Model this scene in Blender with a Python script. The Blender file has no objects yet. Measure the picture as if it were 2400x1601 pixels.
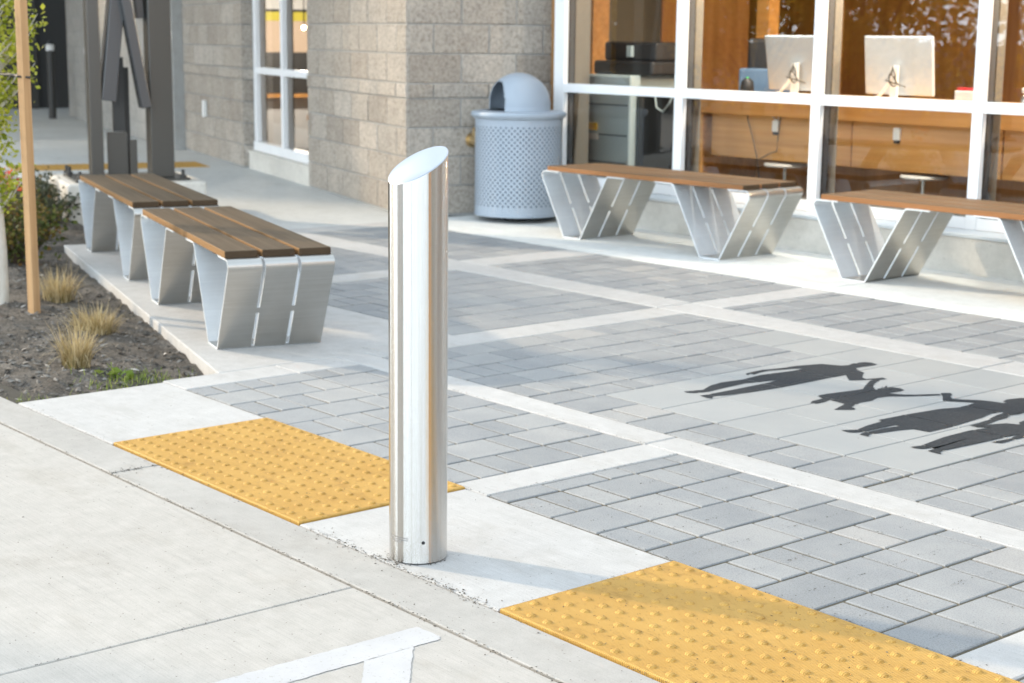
import bpy, bmesh, math, random
from mathutils import Vector, Matrix, noise
random.seed(7)
R = math.radians
SC = bpy.context.scene
COL = SC.collection

# ---------------------------------------------------------------- camera
cd = bpy.data.cameras.new('camera'); cam = bpy.data.objects.new('camera', cd); COL.objects.link(cam)
cd.sensor_fit = 'HORIZONTAL'; cd.sensor_width = 36.0; cd.lens = 57.1745
cd.clip_start = 0.05; cd.clip_end = 900
rv = Vector((0.64072, 0.767699, 0.010762)); uv_ = Vector((-0.149309, 0.110839, 0.982559)); fv = Vector((-0.753117, 0.631152, -0.185641))
mw = Matrix((rv, uv_, -fv)).transposed().to_4x4(); mw.translation = Vector((0, 0, 1.43))
cam.matrix_world = mw
cd.dof.use_dof = True; cd.dof.focus_distance = 4.15; cd.dof.aperture_fstop = 5.6
SC.camera = cam

# ---------------------------------------------------------------- light
SUN_EL, SX, SY = 20.0, -0.911, -0.412            # the sun stands low, front left
w = bpy.data.worlds.new('World'); SC.world = w; w.use_nodes = True
nt = w.node_tree; nt.nodes.clear()
sky = nt.nodes.new('ShaderNodeTexSky'); sky.sky_type = 'NISHITA'; sky.sun_disc = False
sky.sun_elevation = R(SUN_EL); sky.sun_rotation = math.atan2(SX, SY)
sky.altitude = 0; sky.air_density = 1.0; sky.dust_density = 2.5; sky.ozone_density = 1.0
bg = nt.nodes.new('ShaderNodeBackground'); bg.inputs[1].default_value = 0.15
wo = nt.nodes.new('ShaderNodeOutputWorld')
# a bright veil of thin high cloud over the sky, denser in patches
tcw = nt.nodes.new('ShaderNodeTexCoord'); cl_n = nt.nodes.new('ShaderNodeTexNoise'); cl_n.inputs['Scale'].default_value = 2.2; cl_n.inputs['Detail'].default_value = 7
cl_r = nt.nodes.new('ShaderNodeMapRange'); cl_r.inputs[1].default_value = .3; cl_r.inputs[2].default_value = .72; cl_r.inputs[3].default_value = .62; cl_r.inputs[4].default_value = 1.0
cl_m = nt.nodes.new('ShaderNodeMix'); cl_m.data_type = 'RGBA'; cl_m.inputs[7].default_value = (6.0, 6.5, 6.9, 1)
nt.links.new(tcw.outputs['Generated'], cl_n.inputs['Vector']); nt.links.new(cl_n.outputs['Fac'], cl_r.inputs[0]); nt.links.new(cl_r.outputs[0], cl_m.inputs[0])
# the veil is thin overhead and bright low down, brightest round the sun's side
def wmath(op, a, b=None):
    n = nt.nodes.new('ShaderNodeMath'); n.operation = op; n.use_clamp = False
    for i, v in ((0, a), (1, b)):
        if v is None: continue
        if isinstance(v, (int, float)): n.inputs[i].default_value = v
        else: nt.links.new(v, n.inputs[i])
    return n.outputs[0]
sxyz = nt.nodes.new('ShaderNodeSeparateXYZ'); nt.links.new(tcw.outputs['Generated'], sxyz.inputs[0])
low = wmath('POWER', wmath('SUBTRACT', 1.0, wmath('MAXIMUM', sxyz.outputs[2], 0.0)), 3.0)
side = wmath('ADD', wmath('MULTIPLY', wmath('ADD', wmath('MULTIPLY', sxyz.outputs[0], -.55), wmath('MULTIPLY', sxyz.outputs[1], -.83)), .45), .75)
gain = wmath('ADD', 0.76, wmath('MULTIPLY', wmath('MULTIPLY', low, wmath('MAXIMUM', side, 0.0)), 2.8))
veil = nt.nodes.new('ShaderNodeVectorMath'); veil.operation = 'SCALE'; veil.inputs[0].default_value = (5.55, 6.4, 7.1); nt.links.new(gain, veil.inputs['Scale'])
nt.links.new(veil.outputs[0], cl_m.inputs[7])
nt.links.new(sky.outputs[0], cl_m.inputs[6]); nt.links.new(cl_m.outputs[2], bg.inputs[0])
nt.links.new(bg.outputs[0], wo.inputs[0])
ld = bpy.data.lights.new('sun', 'SUN'); sun = bpy.data.objects.new('sun', ld); COL.objects.link(sun)
ld.energy = 2.0; ld.angle = R(1.8); ld.color = (1.0, 0.80, 0.56)
ce = math.cos(R(SUN_EL))
sun.rotation_euler = Vector((-SX * ce, -SY * ce, -math.sin(R(SUN_EL)))).to_track_quat('-Z', 'Y').to_euler()
sun.location = (-20, -10, 15)
vs = SC.view_settings
vs.view_transform = 'Standard'; vs.look = 'None'; vs.gamma = 1.0; vs.exposure = 1.1

# ---------------------------------------------------------------- materials
def ramp(N, stops):
    r = N.new('ShaderNodeValToRGB'); e = r.color_ramp.elements
    while len(e) < len(stops): e.new(0.5)
    for el, (pp, c) in zip(e, stops): el.position = pp; el.color = (*c, 1)
    return r
class M:
    """small wrapper round a Principled material"""
    def __init__(s, name, col=(.5, .5, .5), rough=.6, metal=0.0, spec=.5):
        s.m = bpy.data.materials.new(name); s.m.use_nodes = True
        s.t = s.m.node_tree; s.N = s.t.nodes; s.L = s.t.links
        s.p = s.N['Principled BSDF']; s.out = s.N['Material Output']
        s.p.inputs['Base Color'].default_value = (*col, 1); s.p.inputs['Roughness'].default_value = rough
        s.p.inputs['Metallic'].default_value = metal; s.p.inputs['Specular IOR Level'].default_value = spec
        s.tc = s.N.new('ShaderNodeTexCoord'); s.col = col
    def noise(s, scale=5, detail=4, rough=.55, vec=(1, 1, 1), rot=0):
        mp = s.N.new('ShaderNodeMapping'); mp.inputs['Scale'].default_value = vec; mp.inputs['Rotation'].default_value = (0, 0, rot)
        s.L.new(s.tc.outputs['Object'], mp.inputs[0])
        n = s.N.new('ShaderNodeTexNoise'); n.inputs['Scale'].default_value = scale; n.inputs['Detail'].default_value = detail
        n.inputs['Roughness'].default_value = rough
        s.L.new(mp.outputs[0], n.inputs['Vector']); return n.outputs['Fac']
    def cr(s, fac, stops):
        r = ramp(s.N, stops); s.L.new(fac, r.inputs[0]); return r.outputs[0]
    def attr(s, name='tint'):
        a = s.N.new('ShaderNodeAttribute'); a.attribute_name = name; return a.outputs['Fac']
    def mix(s, a, b, fac=1.0, mode='MULTIPLY'):
        x = s.N.new('ShaderNodeMix'); x.data_type = 'RGBA'; x.blend_type = mode
        for i, v in ((6, a), (7, b)):
            if isinstance(v, tuple): x.inputs[i].default_value = (*v, 1)
            else: s.L.new(v, x.inputs[i])
        if isinstance(fac, (int, float)): x.inputs[0].default_value = fac
        else: s.L.new(fac, x.inputs[0])
        return x.outputs[2]
    def base(s, c): s.L.new(c, s.p.inputs['Base Color']); return s
    def bump(s, h, strength=.3, dist=.01):
        b = s.N.new('ShaderNodeBump'); b.inputs['Strength'].default_value = strength; b.inputs['Distance'].default_value = dist
        s.L.new(h, b.inputs['Height']); s.L.new(b.outputs[0], s.p.inputs['Normal']); return s
    def rough(s, f, lo, hi):
        mr = s.N.new('ShaderNodeMapRange'); mr.inputs[3].default_value = lo; mr.inputs[4].default_value = hi
        s.L.new(f, mr.inputs[0]); s.L.new(mr.outputs[0], s.p.inputs['Roughness']); return s

def sc3(c, k): return tuple(min(1, v * k) for v in c)
def concrete(name, col, broom=0.0, blot=.10, spk=.18, rot=0.0, vec=(3, 150, 1)):
    m = M(name, col, .85, spec=.3)
    big = m.cr(m.noise(.9, 6, .6), [(.3, sc3(col, 1 - blot)), (.7, sc3(col, 1 + blot * .6))])
    mid = m.cr(m.noise(14, 5, .65), [(.3, (.90, .90, .895)), (.7, (1.04, 1.04, 1.04))])
    grain = m.cr(m.noise(260, 2, .5), [(.32, (1 - spk,) * 3), (.5, (1, 1, 1))])
    # small dark pock marks with a shape of their own
    pk = m.cr(m.noise(95, 1, .4), [(.235, (.52, .50, .47)), (.262, (1, 1, 1))])
    stn = m.cr(m.noise(2.6, 6, .72, (1, 1.7, 1)), [(.35, (.93, .92, .905)), (.47, (1, 1, 1))])
    c = m.mix(m.mix(m.mix(m.mix(big, mid), grain), pk), stn)
    if broom:
        st = m.noise(1.6, 5, .7, vec, rot)
        c = m.mix(c, m.cr(st, [(.33, (1 - broom,) * 3), (.55, (1, 1, 1))]))
        m.bump(st, .12, .004)
    else: m.bump(m.noise(180, 3), .12, .003)
    return m.base(c).m

MT = {}
MT['road'] = concrete('road_concrete', (.475, .454, .422), .14, .05, .12)
MT['kerb'] = concrete('strip_concrete', (.435, .42, .395), .08, .10, .14)
MT['slab'] = concrete('slab_concrete', (.535, .53, .52), .13, .09, .16)
MT['apron'] = concrete('apron_concrete', (.72, .735, .72), .06, .10, .12)
MT['walk'] = concrete('walk_concrete', (.61, .625, .615), .12, .10, .1, rot=R(-16.3))
MT['found'] = concrete('foundation_concrete', (.70, .67, .61), .05, .16, .12, vec=(3, 3, 60))
MT['joint'] = concrete('joint_filler', (.07, .064, .052), 0, .25, .3)
MT['sand'] = concrete('joint_sand', (.165, .142, .10), 0, .2, .35)
def paver():
    m = M('paver_concrete', (.3, .31, .33), .82, spec=.35)
    t = m.cr(m.attr(), [(0, (.262, .273, .280)), (.35, (.302, .312, .318)), (.7, (.334, .341, .341)), (1, (.372, .368, .358))])
    cl = m.cr(m.noise(4.5, 5, .6), [(.3, (.88, .89, .91)), (.7, (1.09, 1.08, 1.07))])
    g = m.cr(m.noise(240, 2, .5), [(.34, (.78, .78, .78)), (.52, (1.03, 1.03, 1.03))])
    m.bump(m.noise(220, 3), .18, .003)
    return m.base(m.mix(m.mix(t, cl), g)).m
MT['paver'] = paver()
def tile():
    m = M('mural_tile', (.4, .4, .4), .75, spec=.35)
    t = m.cr(m.attr(), [(0, (.335, .345, .345)), (1, (.375, .382, .38))])
    cl = m.cr(m.noise(3, 4), [(.3, (.94, .95, .96)), (.7, (1.05, 1.05, 1.04))])
    g = m.cr(m.noise(300, 2, .5), [(.34, (.90, .90, .90)), (.5, (1, 1, 1))])
    return m.base(m.mix(m.mix(t, cl), g)).m
MT['tile'] = tile()
def ink():
    m = M('silhouette_ink', (.05, .055, .06), .85, spec=.12)
    c = m.cr(m.noise(120, 2, .6), [(.3, (.03, .035, .041)), (.62, (.05, .056, .063)), (.76, (.085, .09, .095))])
    return m.base(c).m
MT['ink'] = ink()
def tact():
    m = M('tactile_yellow', (.62, .31, .06), .6, spec=.35)
    c = m.cr(m.noise(5, 5, .6), [(.25, (.48, .27, .058)), (.75, (.56, .335, .085))])
    d = m.cr(m.noise(38, 5, .75), [(.28, (.58, .53, .48)), (.43, (1, 1, 1))])
    s = m.cr(m.noise(150, 1, .4), [(.235, (.35, .3, .25)), (.27, (1, 1, 1))])
    wv = m.N.new('ShaderNodeTexWave'); wv.inputs['Scale'].default_value = 52; wv.bands_direction = 'X'
    m.L.new(m.tc.outputs['Object'], wv.inputs[0])
    m.bump(wv.outputs['Fac'], .5, .003)
    sc_ = m.cr(m.noise(6, 5, .75, (1, 2.4, 1), .6), [(.34, (.80, .77, .74)), (.46, (1, 1, 1)), (.66, (1, 1, 1)), (.74, (1.06, 1.08, 1.12))])
    return m.base(m.mix(m.mix(m.mix(c, d, .8), s), sc_)).m
MT['tact'] = tact()
def paint():
    m = M('road_paint', (.6, .6, .6), .75, spec=.3)
    wear = m.cr(m.noise(110, 4, .7), [(.36, (0, 0, 0)), (.41, (1, 1, 1))]); w2 = m.cr(m.noise(7, 4, .6), [(.3, (.9, .9, .9)), (.6, (1, 1, 1))])
    c = m.mix((.43, .42, .40), (.515, .515, .52), wear, 'MIX')
    return m.base(m.mix(c, w2)).m
MT['paint'] = paint()
def steel(name, col, ro, aniso=.0, streak=.10):
    m = M(name, col, ro, 1.0)
    st = m.noise(2.2, 5, .7, (60, 60, .5))
    m.base(m.cr(st, [(.3, sc3(col, 1 - streak)), (.7, sc3(col, 1 + streak * .4))]))
    m.rough(st, ro * .95, ro * 1.08)
    if aniso:
        m.p.inputs['Anisotropic'].default_value = aniso
        tg = m.N.new('ShaderNodeTangent'); tg.direction_type = 'RADIAL'; tg.axis = 'Z'
        m.L.new(tg.outputs[0], m.p.inputs['Tangent']); m.p.inputs['Anisotropic Rotation'].default_value = 0.0
    return m
def brushed():
    # turned steel: the fine grooves run round the post, so reflections stay crisp sideways and smear up and down
    m = M('brushed_stainless', (.62, .61, .59), .06, 1.0)
    st = m.noise(2.2, 5, .7, (60, 60, .5)); m.base(m.cr(st, [(.3, (.585, .57, .545)), (.7, (.65, .64, .62))]))
    N, L = m.N, m.L
    sc = N.new('ShaderNodeVectorMath'); sc.operation = 'SCALE'; sc.inputs['Scale'].default_value = 9173.0; L.new(m.tc.outputs['Object'], sc.inputs[0])
    wn = N.new('ShaderNodeTexWhiteNoise'); L.new(sc.outputs[0], wn.inputs['Vector'])
    def mth(op, a, b):
        n = N.new('ShaderNodeMath'); n.operation = op
        for i, v in ((0, a), (1, b)):
            if isinstance(v, (int, float)): n.inputs[i].default_value = v
            else: L.new(v, n.inputs[i])
        return n.outputs[0]
    sx = N.new('ShaderNodeSeparateColor'); L.new(wn.outputs['Color'], sx.inputs[0])
    t = mth('MULTIPLY', mth('SUBTRACT', mth('ADD', sx.outputs[0], sx.outputs[1]), 1.0), .42)   # triangular spread
    cb = N.new('ShaderNodeCombineXYZ'); L.new(t, cb.inputs[2])
    ge = N.new('ShaderNodeNewGeometry'); ad = N.new('ShaderNodeVectorMath'); ad.operation = 'ADD'; L.new(ge.outputs['Normal'], ad.inputs[0]); L.new(cb.outputs[0], ad.inputs[1])
    no = N.new('ShaderNodeVectorMath'); no.operation = 'NORMALIZE'; L.new(ad.outputs[0], no.inputs[0]); L.new(no.outputs[0], m.p.inputs['Normal'])
    return m.m
MT['bollard'] = brushed()
MT['cap'] = steel('satin_stainless', (.455, .485, .53), .36, 0, .02).m
def leg_steel(name, lo, hi, metal, r0, r1):
    m = M(name, lo, r0, metal)
    st = m.noise(3, 5, .7, (1, 1, 40)); cl = m.noise(5, 4, .6)
    m.base(m.mix(m.cr(st, [(.3, lo), (.7, hi)]), m.cr(cl, [(.3, (.94, .93, .915)), (.7, (1.03, 1.03, 1.03))])))
    m.rough(cl, r0, r1); return m.m
MT['legs'] = leg_steel('bench_stainless_brushed', (.50, .485, .455), (.575, .565, .54), 1.0, .25, .34)
MT['legs_in'] = leg_steel('bench_stainless_sky_tint', (.66, .705, .75), (.74, .785, .82), .35, .42, .52)  # paler bluish tint stands in for sky reflected on the inner plates
def wood(name, a, b, axis, ro=.5, fine=70, side=None):
    m = M(name, a, ro, spec=.2)
    v = {'x': (1.2, fine, fine), 'y': (fine, 1.2, fine), 'z': (fine, fine, 1.2)}[axis]
    v2 = {'x': (.5, 9, 9), 'y': (9, .5, 9), 'z': (9, 9, .5)}[axis]
    c = m.cr(m.noise(1, 5, .6, v), [(.3, a), (.7, b)])
    k = m.cr(m.noise(1, 3, .5, v2), [(.3, (.82, .8, .78)), (.7, (1.1, 1.08, 1.06))])
    m.bump(m.noise(1, 5, .6, v), .15, .002)
    if side:                                         # weather has greyed the tops; the long sides are more orange
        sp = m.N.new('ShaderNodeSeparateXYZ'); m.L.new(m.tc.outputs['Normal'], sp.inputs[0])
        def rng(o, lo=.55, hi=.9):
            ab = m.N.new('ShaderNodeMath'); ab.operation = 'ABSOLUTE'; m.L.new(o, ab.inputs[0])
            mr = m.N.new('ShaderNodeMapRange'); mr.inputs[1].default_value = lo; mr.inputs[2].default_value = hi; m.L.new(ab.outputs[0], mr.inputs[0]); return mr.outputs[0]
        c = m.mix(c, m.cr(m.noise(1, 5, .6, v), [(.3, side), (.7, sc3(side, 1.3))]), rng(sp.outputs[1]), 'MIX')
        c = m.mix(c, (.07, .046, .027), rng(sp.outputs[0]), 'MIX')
    return m.base(m.mix(c, k)).m
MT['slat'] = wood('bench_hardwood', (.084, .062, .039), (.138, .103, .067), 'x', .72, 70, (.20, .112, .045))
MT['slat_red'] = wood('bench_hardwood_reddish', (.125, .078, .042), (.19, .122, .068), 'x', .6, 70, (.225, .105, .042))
MT['desk'] = wood('desk_wood', (.66, .31, .085), (.78, .43, .15), 'x', .4, 26)
MT['post'] = wood('stake_wood', (.42, .25, .12), (.56, .36, .19), 'z', .65, 40)
MT['inwood'] = wood('interior_wood', (.36, .16, .05), (.48, .23, .08), 'z', .45, 12)
MT['wing'] = wood('wing_siding', (.34, .17, .06), (.46, .26, .11), 'z', .5, 10)
MT['olive'] = M('olive_grey_cladding', (.17, .155, .125), .6).m
MT['inolive'] = M('interior_olive_paint', (.15, .135, .10), .7).m
MT['stool'] = M('stool_seat', (.42, .42, .41), .4).m
MT['can'] = M('bin_paint', (.36, .42, .49), .38, spec=.5).m
def perf():
    m = M('bin_perforated', (.37, .43, .50), .42)
    N, L = m.N, m.L
    def mth(op, a, b=None):
        n = N.new('ShaderNodeMath'); n.operation = op
        for i, v in ((0, a), (1, b)):
            if v is None: continue
            if isinstance(v, (int, float)): n.inputs[i].default_value = v
            else: L.new(v, n.inputs[i])
        return n.outputs[0]
    sp = N.new('ShaderNodeSeparateXYZ'); L.new(m.tc.outputs['Object'], sp.inputs[0])
    ang = mth('ARCTAN2', sp.outputs[1], sp.outputs[0])
    u = mth('MULTIPLY', ang, 48 / (2 * math.pi)); v = mth('DIVIDE', sp.outputs[2], .0443)
    def dots(uu, vv):
        a = mth('SUBTRACT', mth('FRACT', uu), .5); b = mth('SUBTRACT', mth('FRACT', vv), .5)
        d = mth('ADD', mth('MULTIPLY', a, a), mth('MULTIPLY', b, b)); return mth('LESS_THAN', d, .031)
    h = mth('MAXIMUM', dots(u, v), dots(mth('ADD', u, .5), mth('ADD', v, .5)))
    band = mth('MULTIPLY', mth('GREATER_THAN', sp.outputs[2], .12), mth('LESS_THAN', sp.outputs[2], .735))
    h = mth('MULTIPLY', h, band)
    tr = N.new('ShaderNodeBsdfTransparent'); mx = N.new('ShaderNodeMixShader')
    L.new(h, mx.inputs[0]); L.new(m.p.outputs[0], mx.inputs[1]); L.new(tr.outputs[0], mx.inputs[2]); L.new(mx.outputs[0], m.out.inputs[0])
    return m.m
MT['perf'] = perf()
MT['liner'] = M('bin_liner', (.16, .19, .23), .7).m
MT['dark'] = M('dark_plastic', (.018, .018, .02), .5).m
MT['grey_dark'] = M('dark_grey_paint', (.045, .043, .04), .5).m
MT['column'] = M('column_paint', (.058, .055, .048), .24, spec=.8).m
MT['brace'] = M('brace_paint', (.062, .064, .068), .24, spec=.8).m
def frame_al():
    m = M('white_aluminium', (.80, .81, .81), .35)
    return m.base(m.cr(m.noise(6, 3), [(.3, (.84, .85, .86)), (.7, (.88, .89, .895))])).m
MT['frame'] = frame_al()
MT['mull_in'] = M('inner_mullion', (.19, .18, .16), .45).m
MT['flash'] = M('grey_flashing', (.62, .65, .66), .4).m
def glass():
    m = M('window_glass'); N, L = m.N, m.L
    tr = N.new('ShaderNodeBsdfTransparent'); tr.inputs[0].default_value = (.93, .95, .93, 1)
    gl = N.new('ShaderNodeBsdfGlossy'); gl.inputs['Roughness'].default_value = 0.0
    fr = N.new('ShaderNodeFresnel'); fr.inputs[0].default_value = 1.9
    mx = N.new('ShaderNodeMixShader'); L.new(fr.outputs[0], mx.inputs[0]); L.new(tr.outputs[0], mx.inputs[1]); L.new(gl.outputs[0], mx.inputs[2])
    L.new(mx.outputs[0], m.out.inputs[0]); return m.m
MT['glass'] = glass()
def block(name, a, b, c):
    m = M(name, b, .9, spec=.25)
    t = m.cr(m.attr(), [(0, a), (.5, b), (1, c)])
    sp = m.cr(m.noise(38, 5, .8), [(.30, (.50, .48, .45)), (.5, (1, 1, 1)), (.70, (1.3, 1.29, 1.27))])
    cl = m.cr(m.noise(6, 4, .6), [(.3, (.9, .895, .89)), (.7, (1.07, 1.07, 1.06))])
    m.bump(m.noise(40, 5, .75), .8, .02)
    return m.base(m.mix(m.mix(t, sp), cl)).m
MT['cmu'] = block('split_face_block', (.36, .315, .27), (.42, .375, .325), (.49, .445, .395))
MT['cmu2'] = block('grey_block', (.42, .405, .38), (.44, .425, .40), (.465, .45, .425))
MT['mortar'] = concrete('mortar', (.40, .40, .39), 0, .1, .2)
def soil():
    m = M('soil', (.1, .08, .06), .95, spec=.2)
    c = m.cr(m.noise(7, 6, .7), [(.25, (.066, .058, .05)), (.5, (.128, .115, .10)), (.75, (.205, .188, .168))])
    g = m.cr(m.noise(85, 3, .7), [(.3, (.45, .43, .42)), (.5, (1, 1, 1)), (.7, (1.5, 1.46, 1.4))])
    m.bump(m.noise(60, 5, .7), .8, .02)
    return m.base(m.mix(c, g)).m
MT['soil'] = soil()
def tinted(name, stops, ro=.7, trans=0.0, spec=.3):
    m = M(name, stops[0][1], ro, spec=spec)
    c = m.cr(m.attr(), stops); m.base(c)
    if trans:
        tb = m.N.new('ShaderNodeBsdfTranslucent'); m.L.new(c, tb.inputs[0])
        mx = m.N.new('ShaderNodeMixShader'); mx.inputs[0].default_value = trans
        m.L.new(m.p.outputs[0], mx.inputs[1]); m.L.new(tb.outputs[0], mx.inputs[2]); m.L.new(mx.outputs[0], m.out.inputs[0])
    return m.m
MT['chip'] = tinted('mulch_chip', [(0, (.05, .044, .038)), (.5, (.14, .125, .107)), (.85, (.26, .24, .215)), (1, (.58, .54, .49))], .9)
MT['grit'] = tinted('grit', [(0, (.045, .04, .033)), (.7, (.10, .09, .075)), (1, (.2, .18, .15))], .95)
MT['straw'] = tinted('dry_grass', [(0, (.13, .12, .035)), (.3, (.30, .225, .09)), (.7, (.46, .36, .19)), (1, (.60, .50, .31))], .75, .3)
MT['weed'] = tinted('weed_green', [(0, (.10, .15, .02)), (.5, (.20, .28, .04)), (1, (.40, .42, .10))], .6, .35)
MT['leaf'] = tinted('lime_leaf', [(0, (.14, .18, .012)), (.5, (.31, .35, .03)), (1, (.52, .52, .09))], .5, .4)
MT['shrub'] = tinted('shrub_leaf', [(0, (.035, .055, .012)), (.45, (.10, .115, .022)), (.75, (.23, .14, .035)), (1, (.27, .065, .025))], .55, .3)
MT['shrub2'] = tinted('dull_shrub_leaf', [(0, (.035, .045, .03)), (.6, (.08, .09, .05)), (1, (.22, .17, .07))], .6, .25)
MT['flower'] = M('red_flower', (.62, .03, .012), .5).m
MT['gold'] = tinted('autumn_leaf', [(0, (.40, .27, .02)), (.5, (.72, .46, .05)), (1, (.88, .64, .14))], .5, .75)
def bark():
    m = M('pale_bark', (.5, .46, .4), .85)
    c = m.cr(m.noise(14, 5, .65, (1, 1, .5)), [(.25, (.26, .22, .17)), (.42, (.50, .46, .39)), (.75, (.62, .585, .52))])
    m.bump(m.noise(30, 4), .4, .004); return m.base(c).m
MT['bark'] = bark()
MT['bark2'] = M('brown_bark', (.09, .06, .04), .9).m
MT['white'] = M('white_plastic', (.80, .80, .78), .35).m
MT['monitor'] = M('monitor_shell', (.49, .56, .63), .4).m
MT['screen'] = M('black_screen', (.01, .01, .012), .15).m
MT['printer'] = M('printer_shell', (.42, .50, .52), .5).m
MT['yellow'] = M('yellow_label', (.85, .5, .01), .5).m
MT['red'] = M('red_card', (.7, .02, .03), .5).m
MT['denim'] = M('blue_cloth', (.12, .2, .32), .9).m
MT['green'] = M('green_lamp', (.05, .6, .08), .4).m
MT['brass'] = M('brass', (.62, .47, .26), .35, .8).m
MT['inwall'] = M('interior_plaster', (.34, .31, .245), .8).m
MT['peach'] = M('peach_tone', (.72, .56, .42), .7).m
MT['yel2'] = M('yellow_band', (.72, .62, .06), .6).m
MT['infloor'] = M('interior_floor', (.13, .095, .07), .45).m
MT['black'] = M('printed_black', (.02, .02, .02), .6).m
MT['chrome'] = M('chrome', (.75, .75, .75), .15, 1.0).m
MT['asphalt'] = concrete('asphalt', (.06, .058, .055), 0, .2, .3)
MT['car'] = M('car_paint', (.02, .023, .03), .18, spec=.6).m
def emit(name, col, st):
    m = M(name, col); m.p.inputs['Emission Color'].default_value = (*col, 1); m.p.inputs['Emission Strength'].default_value = st; return m.m
MT['bulb'] = emit('lamp_globe', (1.0, .78, .5), 12)

# ---------------------------------------------------------------- helpers
class B:
    """collects shapes for ONE mesh object"""
    def __init__(s): s.v = []; s.f = []; s.t = []; s.mi = []; s.cur = 0
    def add(s, vs_, fs_, t=0.5):
        k = len(s.v); s.v += [tuple(a) for a in vs_]
        for f in fs_: s.f.append(tuple(i + k for i in f)); s.t.append(t); s.mi.append(s.cur)
        return s
    def box(s, x0, x1, y0, y1, z0, z1, t=.5, M4=None):
        vv = [(x0, y0, z0), (x1, y0, z0), (x1, y1, z0), (x0, y1, z0), (x0, y0, z1), (x1, y0, z1), (x1, y1, z1), (x0, y1, z1)]
        if M4: vv = [M4 @ Vector(a) for a in vv]
        return s.add(vv, [(3, 2, 1, 0), (4, 5, 6, 7), (0, 1, 5, 4), (1, 2, 6, 5), (2, 3, 7, 6), (3, 0, 4, 7)], t)
    def stone(s, x0, x1, y0, y1, z0, z1, b=.004, t=.5, j=0):
        """block with chamfered top edges"""
        jj = lambda: random.uniform(-j, j)
        a = [(x0, y0), (x1, y0), (x1, y1), (x0, y1)]; i = [(x0 + b, y0 + b), (x1 - b, y0 + b), (x1 - b, y1 - b), (x0 + b, y1 - b)]
        vv = [(*q, z0) for q in a] + [(*q, z1 - b) for q in a] + [(*q, z1 + jj()) for q in i]
        ff = [(8, 9, 10, 11)]
        for k in range(4):
            n = (k + 1) % 4; ff += [(k, n, 4 + n, 4 + k), (4 + k, 4 + n, 8 + n, 8 + k)]
        return s.add(vv, ff, t)
    def prism(s, poly, z0, z1, t=.5, b=0.0):
        n = len(poly); ar = sum(poly[i][0] * poly[(i + 1) % n][1] - poly[(i + 1) % n][0] * poly[i][1] for i in range(n))
        if ar < 0: poly = poly[::-1]
        vv = [(*q[:2], z0) for q in poly] + [(*q[:2], z1) for q in poly]
        return s.add(vv, [tuple(range(n - 1, -1, -1)), tuple(range(n, 2 * n))] + [(i, (i + 1) % n, n + (i + 1) % n, n + i) for i in range(n)], t)
    def tube(s, pts, rad, n=8, t=.5, cap=True):
        pts = [Vector(q) for q in pts]; rs = rad if isinstance(rad, (list, tuple)) else [rad] * len(pts)
        vv = []; ff = []
        for i, q in enumerate(pts):
            d = (pts[min(i + 1, len(pts) - 1)] - pts[max(i - 1, 0)]).normalized()
            a = d.cross(Vector((.31, .17, .93))); a = (d.cross(Vector((1, 0, 0))) if a.length < .05 else a).normalized(); b_ = d.cross(a)
            for k in range(n):
                th = 2 * math.pi * k / n; vv.append(q + (a * math.cos(th) + b_ * math.sin(th)) * rs[i])
        for i in range(len(pts) - 1):
            for k in range(n):
                m_ = (k + 1) % n; ff.append((i * n + k, i * n + m_, (i + 1) * n + m_, (i + 1) * n + k))
        if cap: ff += [tuple(range(n - 1, -1, -1)), tuple(range((len(pts) - 1) * n, len(pts) * n))]
        return s.add(vv, ff, t)
    def lathe(s, prof, n=32, c=(0, 0), t=.5, skip=None):
        vv = []; ff = []
        for r_, z in prof:
            for k in range(n):
                th = 2 * math.pi * k / n; vv.append((c[0] + r_ * math.cos(th), c[1] + r_ * math.sin(th), z))
        for i in range(len(prof) - 1):
            for k in range(n):
                m_ = (k + 1) % n; q = (i * n + k, i * n + m_, (i + 1) * n + m_, (i + 1) * n + k)
                if skip and skip([Vector(vv[a]) for a in q]): continue
                ff.append(q)
        return s.add(vv, ff, t)
    def build(s, name, mat, parent=None, smooth=False, bevel=0, mats=None, solid=0, recalc=False):
        me = bpy.data.meshes.new(name); me.from_pydata(s.v, [], s.f)
        a = me.attributes.new('tint', 'FLOAT', 'FACE'); a.data.foreach_set('value', s.t)
        me.materials.append(mat)
        if mats:
            for x in mats: me.materials.append(x)
            me.polygons.foreach_set('material_index', s.mi)
        if smooth: me.polygons.foreach_set('use_smooth', [True] * len(me.polygons))
        if recalc:
            bm = bmesh.new(); bm.from_mesh(me); bmesh.ops.remove_doubles(bm, verts=bm.verts, dist=1e-5); bmesh.ops.recalc_face_normals(bm, faces=bm.faces); bm.to_mesh(me); bm.free()
        me.update()
        o = bpy.data.objects.new(name, me); COL.objects.link(o)
        if parent: o.parent = parent
        if solid:
            m_ = o.modifiers.new('solid', 'SOLIDIFY'); m_.thickness = solid; m_.offset = 0
        if bevel:
            m_ = o.modifiers.new('bevel', 'BEVEL'); m_.width = bevel; m_.segments = 2; m_.limit_method = 'ANGLE'; m_.angle_limit = R(40)
        if smooth: me.set_sharp_from_angle(angle=R(38))
        return o
def tag(o, label, cat, group=None, kind=None):
    if label: o['label'] = label
    if cat: o['category'] = cat
    if group: o['group'] = group
    if kind: o['kind'] = kind
    return o
def struct(o, kind='structure'): o['kind'] = kind; return o
def thing(name, label, cat, loc=(0, 0, 0), rz=0.0, group=None):
    o = bpy.data.objects.new(name, None); COL.objects.link(o); o.location = loc; o.rotation_euler = (0, 0, rz)
    o.empty_display_size = .2
    return tag(o, label, cat, group)
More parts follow.
